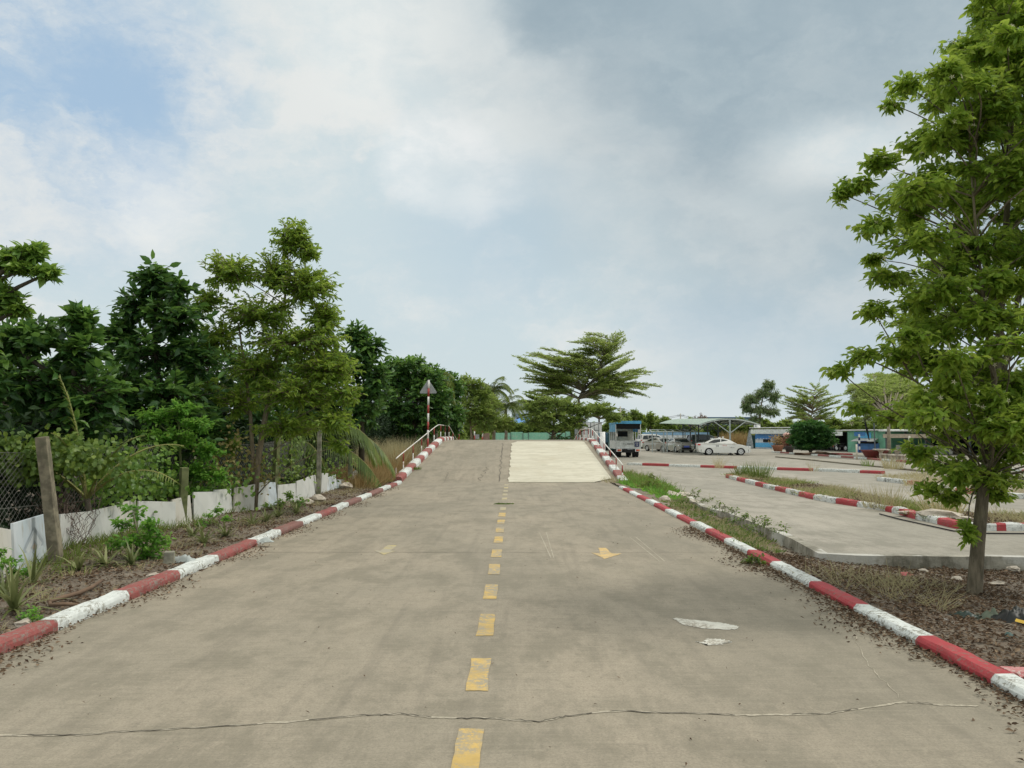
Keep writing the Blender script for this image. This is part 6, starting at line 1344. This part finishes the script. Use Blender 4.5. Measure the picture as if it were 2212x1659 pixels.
# motorbikes in the open shop
def motorbike(loc, rz_, lab, colr):
    root = empty('motorbike', loc, rz_, lab, 'motorbike', 'motorbikes in the open shop')
    for x in (-.62, .62):
        q = MB(); q.lathe([(.22, -.03), (.29, -.04), (.30, 0), (.29, .04), (.22, .03)], (x, 0, .30), 18, 0, 'Y'); w = q.build('wheel', M_TYRE, root); q = MB(); q.lathe([(.05, -.045), (.2, -.03), (.2, .03), (.05, .045)], (x, 0, .3), 12, 0, 'Y'); q.build('rim', M_RIM, w)
    q = MB(); q.box((-.15, 0, .52), (.8, .22, .26), taper=.8); q.box((.42, 0, .62), (.22, .3, .5), taper=.7); q.build('body', colr, root, bevel=.05)
    q = MB(); q.box((-.25, 0, .76), (.75, .24, .1)); q.build('seat', M_BLK, root, bevel=.04)
    q = MB(); q.tube([(.62, 0, .3), (.42, 0, .98)], .025, 6); q.tube([(.38, -.3, 1.02), (.44, 0, .98), (.38, .3, 1.02)], .02, 6); q.build('handlebar', M_STEELD, root)
for k, (x, y, lab, cc) in enumerate(((1812, 974.5, 'red motorbike parked in the open shop nearest the bush', M_TAIL), (1820, 975, 'white motorbike parked in the middle of the open shop', M_WHITE), (1828, 975.5, 'black motorbike parked in the open shop nearest the green shed', M_BLK))):
    motorbike(G(x, y) + Vector((0, 1.2, .05)), R(70 + 20 * k), lab, cc)
# cafe tables and stools
def stool(loc, lab, s=.5):
    root = empty('stone_bench', loc, random.random() * 3, lab, 'bench', 'stone benches by the cafe'); q = MB(); q.box((0, 0, .42), (1.0, .36, .08)); q.build('seat', M_PEBBLE, root, bevel=.015)
    for s_ in (-.32, .32): q = MB(); q.box((s_, 0, .19), (.1, .3, .38)); q.build('leg', M_PEBBLE, root)
def table(loc, lab):
    root = empty('stone_table', loc, 0, lab, 'table', 'stone tables by the cafe'); q = MB(); q.lathe([(.5, .68), (.52, .70), (.52, .75), (.5, .77)], (0, 0, 0), 24); q.build('table_top', M_PEBBLE, root); q = MB(); q.lathe([(.28, 0), (.12, .15), (.12, .55), (.25, .68)], (0, 0, 0), 14); q.build('pedestal', M_PEBBLE, root)
table(G(1903, 993.5), 'round stone table right of the maroon bowl'); table(G(1938, 996), 'round stone table right of the far grey trunk')
stool(G(1912, 995), 'stone bench touching the right side of the maroon bowl'); stool(G(1928, 997), 'stone bench just right of the far grey trunk'); stool(G(1948, 998), 'stone bench right of the farther stone table'); stool(G(1960, 996), 'last stone bench before the near leaves')
for (x, y, hh, lab) in ((1851, 993, 1.1, 'short pale post on the thin far kerb left of the maroon bowl'), (1966, 1000, 1.7, 'pale thin post at the right end of the stone benches')):
    p = G(x, y); q = MB(); q.tube([p, p + Vector((0, 0, hh))], .06, 6); o = q.build('kerb_post', plain('pale post', (.6, .56, .46)), None, True); setp(o, lab, 'post')
# round bush, mulch heaps
bp = G(1752, 981.5); Yb = bp.y
tree('round_bush', 'big round dark green bush in front of the shops', 'bush', [([bp, P(1750, 970, Yb), P(1752, 945, Yb)], .16, .06), ([bp + Vector((.1, 0, 0)), P(1735, 955, Yb), P(1725, 935, Yb)], .09, .04)],
     [blob(x, y, Yb, rx, ry, n, depth=1.6) for x, y, rx, ry, n in ((1752, 922, 34, 16, 200), (1730, 930, 26, 20, 170), (1778, 935, 24, 18, 150), (1750, 945, 40, 22, 300), (1722, 950, 18, 18, 110), (1785, 955, 20, 16, 120), (1765, 962, 30, 10, 120), (1735, 965, 20, 8, 70))], L_BUSH, M_BARK2, leaf=(.30, .14), kspray=11, tl=.5, tone=.42, top_light=.5, droop=.1, twig_r=.012)
for (x, y, s, lab) in ((1748, 983, 1.3, 'low brown mulch heap at the foot of the round bush'), (1785, 984, 1.5, 'low brown mulch heap right of the round bush')):
    rock(lab, G(x, y), s, plain('mulch', (.12, .08, .05), .95, var=.5, scale=20), 'mulch_heap', None, .18, 'mulch heap')

# ------------------------------------------------------------------ background trees
def fork(x0, y0, x1, y1, Y): b = P(x0, y0, Y); b.z = 0; return [b, b.lerp(P(x1, y1, Y), .6), P(x1, y1, Y)]
YU = 58.0
tips = [(1119, 774), (1128, 793), (1150, 760), (1176, 754), (1205, 766), (1135, 812), (1160, 822), (1215, 775), (1243, 738), (1262, 733), (1275, 724), (1300, 735), (1312, 742), (1341, 716), (1343, 740), (1364, 762), (1350, 775), (1330, 795), (1385, 800), (1402, 806), (1417, 830), (1395, 850), (1370, 838), (1340, 850), (1300, 860), (1150, 850), (1200, 840), (1240, 800), (1280, 780), (1250, 770), (1350, 820), (1180, 795)]
umbrella_tree('umbrella_tree', 'wide layered umbrella tree rising behind the ramp, the tallest at the centre', fork(1256, 980, 1250, 862, YU), [(P(x, y, YU), 1.) for x, y in tips], (4, 2.8), L_OLIVE, M_BARK3, (.19, .075), 1.35, 1.0, None, .055)
umbrella_tree('umbrella_tree', 'lower umbrella tree with pale twin trunk left of the tallest one', fork(1200, 985, 1196, 905, 66), [(P(x, y, 66), 1.) for x, y in ((1128, 862), (1140, 850), (1165, 845), (1200, 842), (1235, 850), (1135, 880), (1150, 895), (1180, 870), (1215, 868), (1250, 872), (1262, 890), (1165, 915), (1145, 912), (1225, 905), (1130, 900))], (3, 3.0), L_FAR, M_BARK1, (.24, .11), 1.1, 1.1, None, .07)
umbrella_tree('umbrella_tree', 'green umbrella tree just left of the open backed truck', fork(1296, 985, 1294, 905, 84), [(P(x, y, 84), 1.) for x, y in ((1268, 880), (1285, 872), (1305, 872), (1325, 880), (1340, 893), (1265, 900), (1330, 905), (1345, 912), (1300, 890))], (3, 3.0), L_FAR, M_BARK1, (.28, .12), 1.2, 1.0, None, .07)
umbrella_tree('umbrella_tree', 'sparse umbrella tree right of the eucalyptus, above the round bush', fork(1752, 975, 1752, 912, 108), [(P(x, y, 108), 1.) for x, y in ((1692, 868), (1700, 840), (1718, 836), (1690, 855), (1735, 845), (1762, 832), (1778, 834), (1790, 850), (1812, 856), (1805, 872), (1797, 890), (1705, 885), (1710, 903), (1740, 870), (1770, 865), (1790, 903))], (4, 3.0), L_OLIVE, M_BARK1, (.26, .09), 1.5, .75, None, .08)
umbrella_tree('umbrella_tree', 'umbrella tree with a straight pale trunk seen beside the near tree', [G(1920, 993), P(1920, 950, G(1920, 993).y), P(1919, 905, G(1920, 993).y)], [(P(x, y, 67), 1.) for x, y in ((1832, 850), (1845, 838), (1870, 842), (1900, 815), (1930, 812), (1960, 818), (1975, 840), (1990, 855), (1840, 872), (1850, 890), (1880, 860), (1950, 860), (2000, 880), (1985, 900), (1860, 910), (1910, 835))], (4, 2.5), L_OLIVE, M_BARK3, (.20, .08), 1.2, .8, None, .07)
b = P(1190, 985, 55); b.z = 0
tree('shade_tree', 'dense olive shade tree filling the space left of the tallest umbrella tree', 'tree', [([b, P(1193, 940, 55), P(1200, 880, 55)], .12, .05)], [blob(x, y, 55, rx, ry, n) for x, y, rx, ry, n in ((1300, 885, 36, 18, 90), (1325, 905, 24, 14, 60), (1260, 890, 26, 20, 70), (1240, 920, 40, 16, 80), (1190, 870, 50, 18, 90), (1150, 880, 32, 18, 70), (1235, 880, 36, 20, 80), (1195, 900, 60, 20, 130), (1150, 912, 26, 18, 60), (1245, 905, 26, 18, 60), (1195, 925, 40, 12, 60))], L_FAR, M_BARK2, leaf=(.22, .09), kspray=13, tl=.6, tone=.5, top_light=.5, droop=.1, twig_r=.01)
# eucalyptus with drooping sprays
b = P(1640, 975, 112); b.z = 0
tree('eucalyptus', 'slender tree with drooping pale foliage right of the curved shelter', 'tree', [([b, P(1640, 920, 112), P(1645, 870, 112), P(1660, 825, 112)], .22, .05)],
     [blob(x, y, 112, rx * 1.2, ry * 1.2, int(n * 2.2)) for x, y, rx, ry, n in ((1660, 832, 14, 14, 55), (1648, 850, 20, 14, 60), (1672, 858, 14, 20, 40), (1625, 862, 20, 14, 60), (1612, 878, 14, 18, 40), (1640, 885, 26, 14, 45), (1668, 890, 16, 16, 30), (1630, 905, 16, 12, 30))], L_EUC, M_BARK1, leaf=(.42, .07), kspray=13, tl=1.0, droop=1.5, tone=.5, twig_r=.02, flat=.1)
# far tree row
FARR = [(1345, 905, 118, 22, 22, 'far green tree behind the open backed truck'), (1372, 900, 122, 22, 16, 'far tree with a bare twiggy top right of the truck'), (1405, 908, 120, 22, 18, 'far green tree at the left end of the curved shelter'), (1438, 915, 118, 22, 16, 'far low tree behind the steel frame'), (1475, 922, 122, 26, 14, 'far low tree behind the middle of the shelter'),
        (1550, 925, 118, 30, 18, 'far low tree behind the white sedan'), (1600, 920, 116, 26, 20, 'far bushy tree between shelter and eucalyptus'), (1650, 918, 116, 28, 14, 'far bushy tree under the eucalyptus'), (1700, 918, 118, 28, 14, 'far bushy tree behind the booth roof'), (1745, 915, 120, 28, 16, 'far bushy tree behind the round bush'), (1800, 915, 118, 30, 16, 'far bushy tree behind the open shop roof'),
        (1850, 915, 118, 30, 16, 'far bushy tree behind the green shed roof'), (1905, 912, 118, 30, 18, 'far bushy tree behind the cafe roof, left end'), (1960, 912, 118, 32, 18, 'far bushy tree behind the cafe roof, near leaves'), (2030, 910, 120, 40, 20, 'far bushy tree behind the cafe, seen through the near tree'), (2110, 908, 120, 44, 22, 'far bushy tree farthest right behind the near tree'), (2190, 905, 120, 44, 22, 'far bushy tree at the right photo edge'),
        (1070, 925, 112, 30, 12, 'hedge tree above the left end of the green wall'), (1120, 924, 112, 34, 12, 'hedge tree above the middle of the green wall'), (1170, 922, 112, 30, 16, 'dark hedge tree above the right end of the green wall'), (1225, 925, 108, 30, 20, 'green tree beside the grey box lorry'), (1020, 925, 90, 30, 20, 'olive tree behind the far road signs'), (975, 925, 75, 24, 22, 'olive tree behind the slim banded pole'), (1316, 925, 110, 20, 20, 'far tree between box lorry and truck')]
for (x, y, Y_, rx, ry, lab) in FARR:
    b = P(x, 975, Y_); b.z = 0
    tree('far_tree', lab, 'tree', [([b, P(x, y + 8, Y_), P(x + 2, y - ry * .5, Y_)], .12, .04)], [blob(x + dx * rx, y + dy * ry, Y_ + random.uniform(-1, 1), rx * .55, ry * .6, 26 + int(rx * .9)) for dx, dy in ((0, -.45), (-.5, 0), (.5, .05), (0, .3), (-.75, .6), (.75, .6), (.1, .8))],
         L_FAR, M_BARK2, leaf=(.42, .19), kspray=9, tl=.9, group='far tree row', tone=random.uniform(.3, .6), top_light=.5, droop=.1, twig_r=.02)
n = 7000; xx = rng.uniform(-40, 110, n); yy = rng.uniform(122, 130, n); zz = rng.random(n) * 2.6
o = scatter('distant_scrub', L_FAR, np.repeat(np.stack([xx, yy, zz], 1), 3, 0) + rng.normal(0, .5, (n * 3, 3)), rng.normal(0, 1, (n * 3, 3)), rdir(n * 3) + np.array([0, 0, .6]), .8, .4, T_LITE, np.repeat(rng.normal(.4, .2, n), 3)); setp(o, 'low green scrub along the far edge of the lot', 'scrub', None, 'stuff')
# bare twiggy tree behind the shelter
b = P(1515, 960, 118); b.z = 0; A = []; B = []
def grow(p, d, L, dep):
    e = p + d * L; A.append(tuple(p - b)); B.append(tuple(e - b))
    if dep:
        for k in range(3): grow(p.lerp(e, random.uniform(.5, 1)), (d + Vector((random.gauss(0, .5), random.gauss(0, .5), random.gauss(.05, .35)))).normalized(), L * random.uniform(.6, .8), dep - 1)
for k in range(4): grow(b + Vector((0, 0, 2.4)), Vector((random.gauss(0, .6), random.gauss(0, .3), 1)).normalized(), 1.0, 5)
A.append((0, 0, 0)); B.append((0, 0, 2.4)); V, F = sticks(np.array(A), np.array(B), .035, .02); o = npmesh('bare_tree', V, F, plain('bare twigs', (.30, .24, .20))); o.location = b; setp(o, 'leafless twiggy tree showing above the curved shelter roof', 'tree')
for (x, y, lab) in ((1492, 908, 'small round tree top just above the shelter roof, left of the bare tree'), ):
    b2 = P(x, 960, 124); b2.z = 0; tree('far_tree', lab, 'tree', [([b2, P(x, y + 6, 124), P(x, y, 124)], .12, .04)], [blob(x, y, 124, 10, 8, 40)], L_FAR, M_BARK2, leaf=(.4, .18), kspray=8, tl=.7, group='far tree row')
# pale blue hall, low wall, poles and wires
p0, p1 = P(1524, 903, 128), P(1624, 905, 128); q = MB(); root = empty('blue_hall', (p0.x, 128, 0), 0, 'long hall with pale blue cladding behind the curved shelter', 'building'); L = p1.x - p0.x
q.box((L / 2, 4, p0.z / 2), (L, 8, p0.z)); q.build('wall', corrug('pale blue cladding', (.28, .40, .55), 'X', 8), root); q = MB(); q.box((L / 2, 4, p0.z + .08), (L + .4, 8.4, .14)); q.build('roof', plain('blue trim', (.07, .16, .3)), root)
p0, p1 = P(1388, 955, 113), P(1532, 955, 113); q = MB(); root = empty('boundary_wall', (p0.x, 113, 0), 0, 'white and blue boundary wall behind the parked cars', 'wall'); L = p1.x - p0.x; ht_ = P(1400, 934, 113).z; 
q.box((L / 2, 0, ht_ / 2 - .2), (L, .2, ht_ - .4)); q.build('white_wall', plain('white wall', (.6, .63, .64), dirt=(.4, .4, .38)), root); q = MB(); q.box((L / 2, -.01, ht_ - .2), (L, .24, .4)); q.build('blue_band', plain('pale blue band', (.22, .38, .54), .6), root)
p0, p1 = P(1535, 955, 113), P(1625, 955, 113); q = MB(); L = p1.x - p0.x; q.box((0, 0, .75), (L, .15, 1.5)); o = q.build('old_wall', plain('old wall', (.25, .22, .17), .9, dirt=(.15, .12, .08))); o.location = ((p0.x + p1.x) / 2, 113, 0); setp(o, 'weathered brown wall behind the nose of the white sedan', 'wall')
pts = [(P(1590 + random.uniform(-26, 30), 950, 109).x, 109 + random.uniform(-2, 2), 0) for _ in range(60)]; grass('dry_grass', 'tall brown dry reeds between the shelter and the blue booth', L_DRY, pts, 2.4, .05, 18, .5, .35, var0=.35)
poles = []
for (x, yt, Y_, lab) in ((1340, 878, 115, 'utility pole behind the open backed truck'), (1470, 893, 150, 'farther utility pole above the shelter'), (1610, 900, 150, 'utility pole beside the pale blue hall')):
    t_ = P(x, yt, Y_); q = MB(); q.tube([(t_.x, Y_, 0), t_], [.16, .11], 8); o = q.build('utility_pole', plain('pole concrete', (.55, .52, .45)), None, True); root = o; setp(o, lab, 'utility pole', 'utility poles'); poles.append(t_)
    q = MB(); q.box((t_.x, Y_, t_.z - .35), (1.4, .12, .12)); q.build('crossarm', M_STEELD, o)
for k, dz in enumerate((-.25, -.5)):
    for i in range(2):
        a, b_ = poles[i], poles[i + 1]; q = MB(); q.tube([a.lerp(b_, t / 12) + Vector((0, 0, dz - .9 * math.sin(math.pi * t / 12))) for t in range(13)], .03, 4); o = q.build('power_line', M_BLK); setp(o, ('upper' if k == 0 else 'lower') + ' power line ' + ('left of' if i == 0 else 'right of') + ' the middle utility pole', 'power line', 'power lines')
# green wall beyond the ramp
p0, p1 = P(1068, 950, 100), P(1232, 950, 100); GW = empty('green_wall', (p0.x, 100, 0), 0, 'pale green sheet metal wall beyond the ramp crest', 'wall'); L = p1.x - p0.x; hgw = P(1100, 935, 100).z; k = 0; x = 0
for w, dh in ((.9 + 1.2, .0), (1.6, .10), (.7, -.02), (2.8, .03), (2.0, .0), (L - 9.2, .15)):
    q = MB(); q.box((x + w / 2, .0 + .06 * (k % 2), (hgw + dh) / 2), (w - .04, .06, hgw + dh)); q.build('panel', M_GREENW, GW, bevel=.01); x += w; k += 1
for xx in (0, 2.1, 3.7, 4.4, 7.2, 9.2, L): q = MB(); q.box((xx, -.08, hgw / 2), (.07, .07, hgw)); q.build('post', M_STEELD, GW)
# houses left of the umbrella tree
p0 = P(1112, 905, 135); HB = empty('white_house', (p0.x, 135, 0), 0, 'white two storey house with a balcony behind the palms', 'house'); zt_ = P(1120, 872, 135).z
q = MB(); q.box((1.2, 3, zt_ / 2), (3.4, 6, zt_)); q.build('wall', plain('house white', (.66, .68, .70), .7), HB)
q = MB(); q.box((1.2, 3, zt_ + .12), (4.2, 7, .22)); q.build('roof', plain('house roof', (.16, .17, .18)), HB)
for zz in (zt_ - 1.1, zt_ - 2.9): q = MB(); q.box((1.1, -.03, zz), (1.5, .05, 1.0)); q.build('window', M_GLASS, HB)
q = MB(); q.box((1.1, -.6, zt_ - 1.75), (3.2, 1.2, .1)); q.box((1.1, -1.18, zt_ - 1.45), (3.2, .05, .55)); q.build('balcony', M_WHITE, HB)
q = MB(); q.box((2.9, .0, zt_ - .6), (.8, 5, 1.8)); q.build('grey_annex', M_GREY, HB)
p0 = P(1106, 914, 128); q = MB(); root = empty('blue_roof_house', (p0.x, 128, 0), 0, 'low house with a bright blue roof behind the green wall', 'house'); wz = p0.z; ww = 50 * 128 / FPX
q.box((ww / 2, 3, wz / 2), (ww, 6, wz)); q.build('wall', plain('low house wall', (.6, .6, .56)), root); q = MB(); q.add([(-.4, -.6, wz), (ww + .4, -.6, wz), (ww - .6, 3, wz + .95), (1.4, 3, wz + .95), (ww + .4, 6.6, wz), (-.4, 6.6, wz)], [(0, 1, 2, 3), (3, 2, 4, 5), (1, 4, 2), (0, 3, 5)]); q.build('roof', plain('blue roof', (.10, .28, .62), .5), root)
pts = [(P(1200 + random.uniform(-25, 45), 950, 62).x, 62 + random.uniform(-2, 2), 0) for _ in range(40)]
small('low_bush', 'low dark green bush at the ramp crest left of the box lorry', 1215, 990, [(1215, 945, 24, 12), (1195, 948, 18, 10), (1235, 950, 20, 10)], L_BUSH, (.3, .12), 'bush', 9, .5, .04, 30, tone=.5, dz=0)
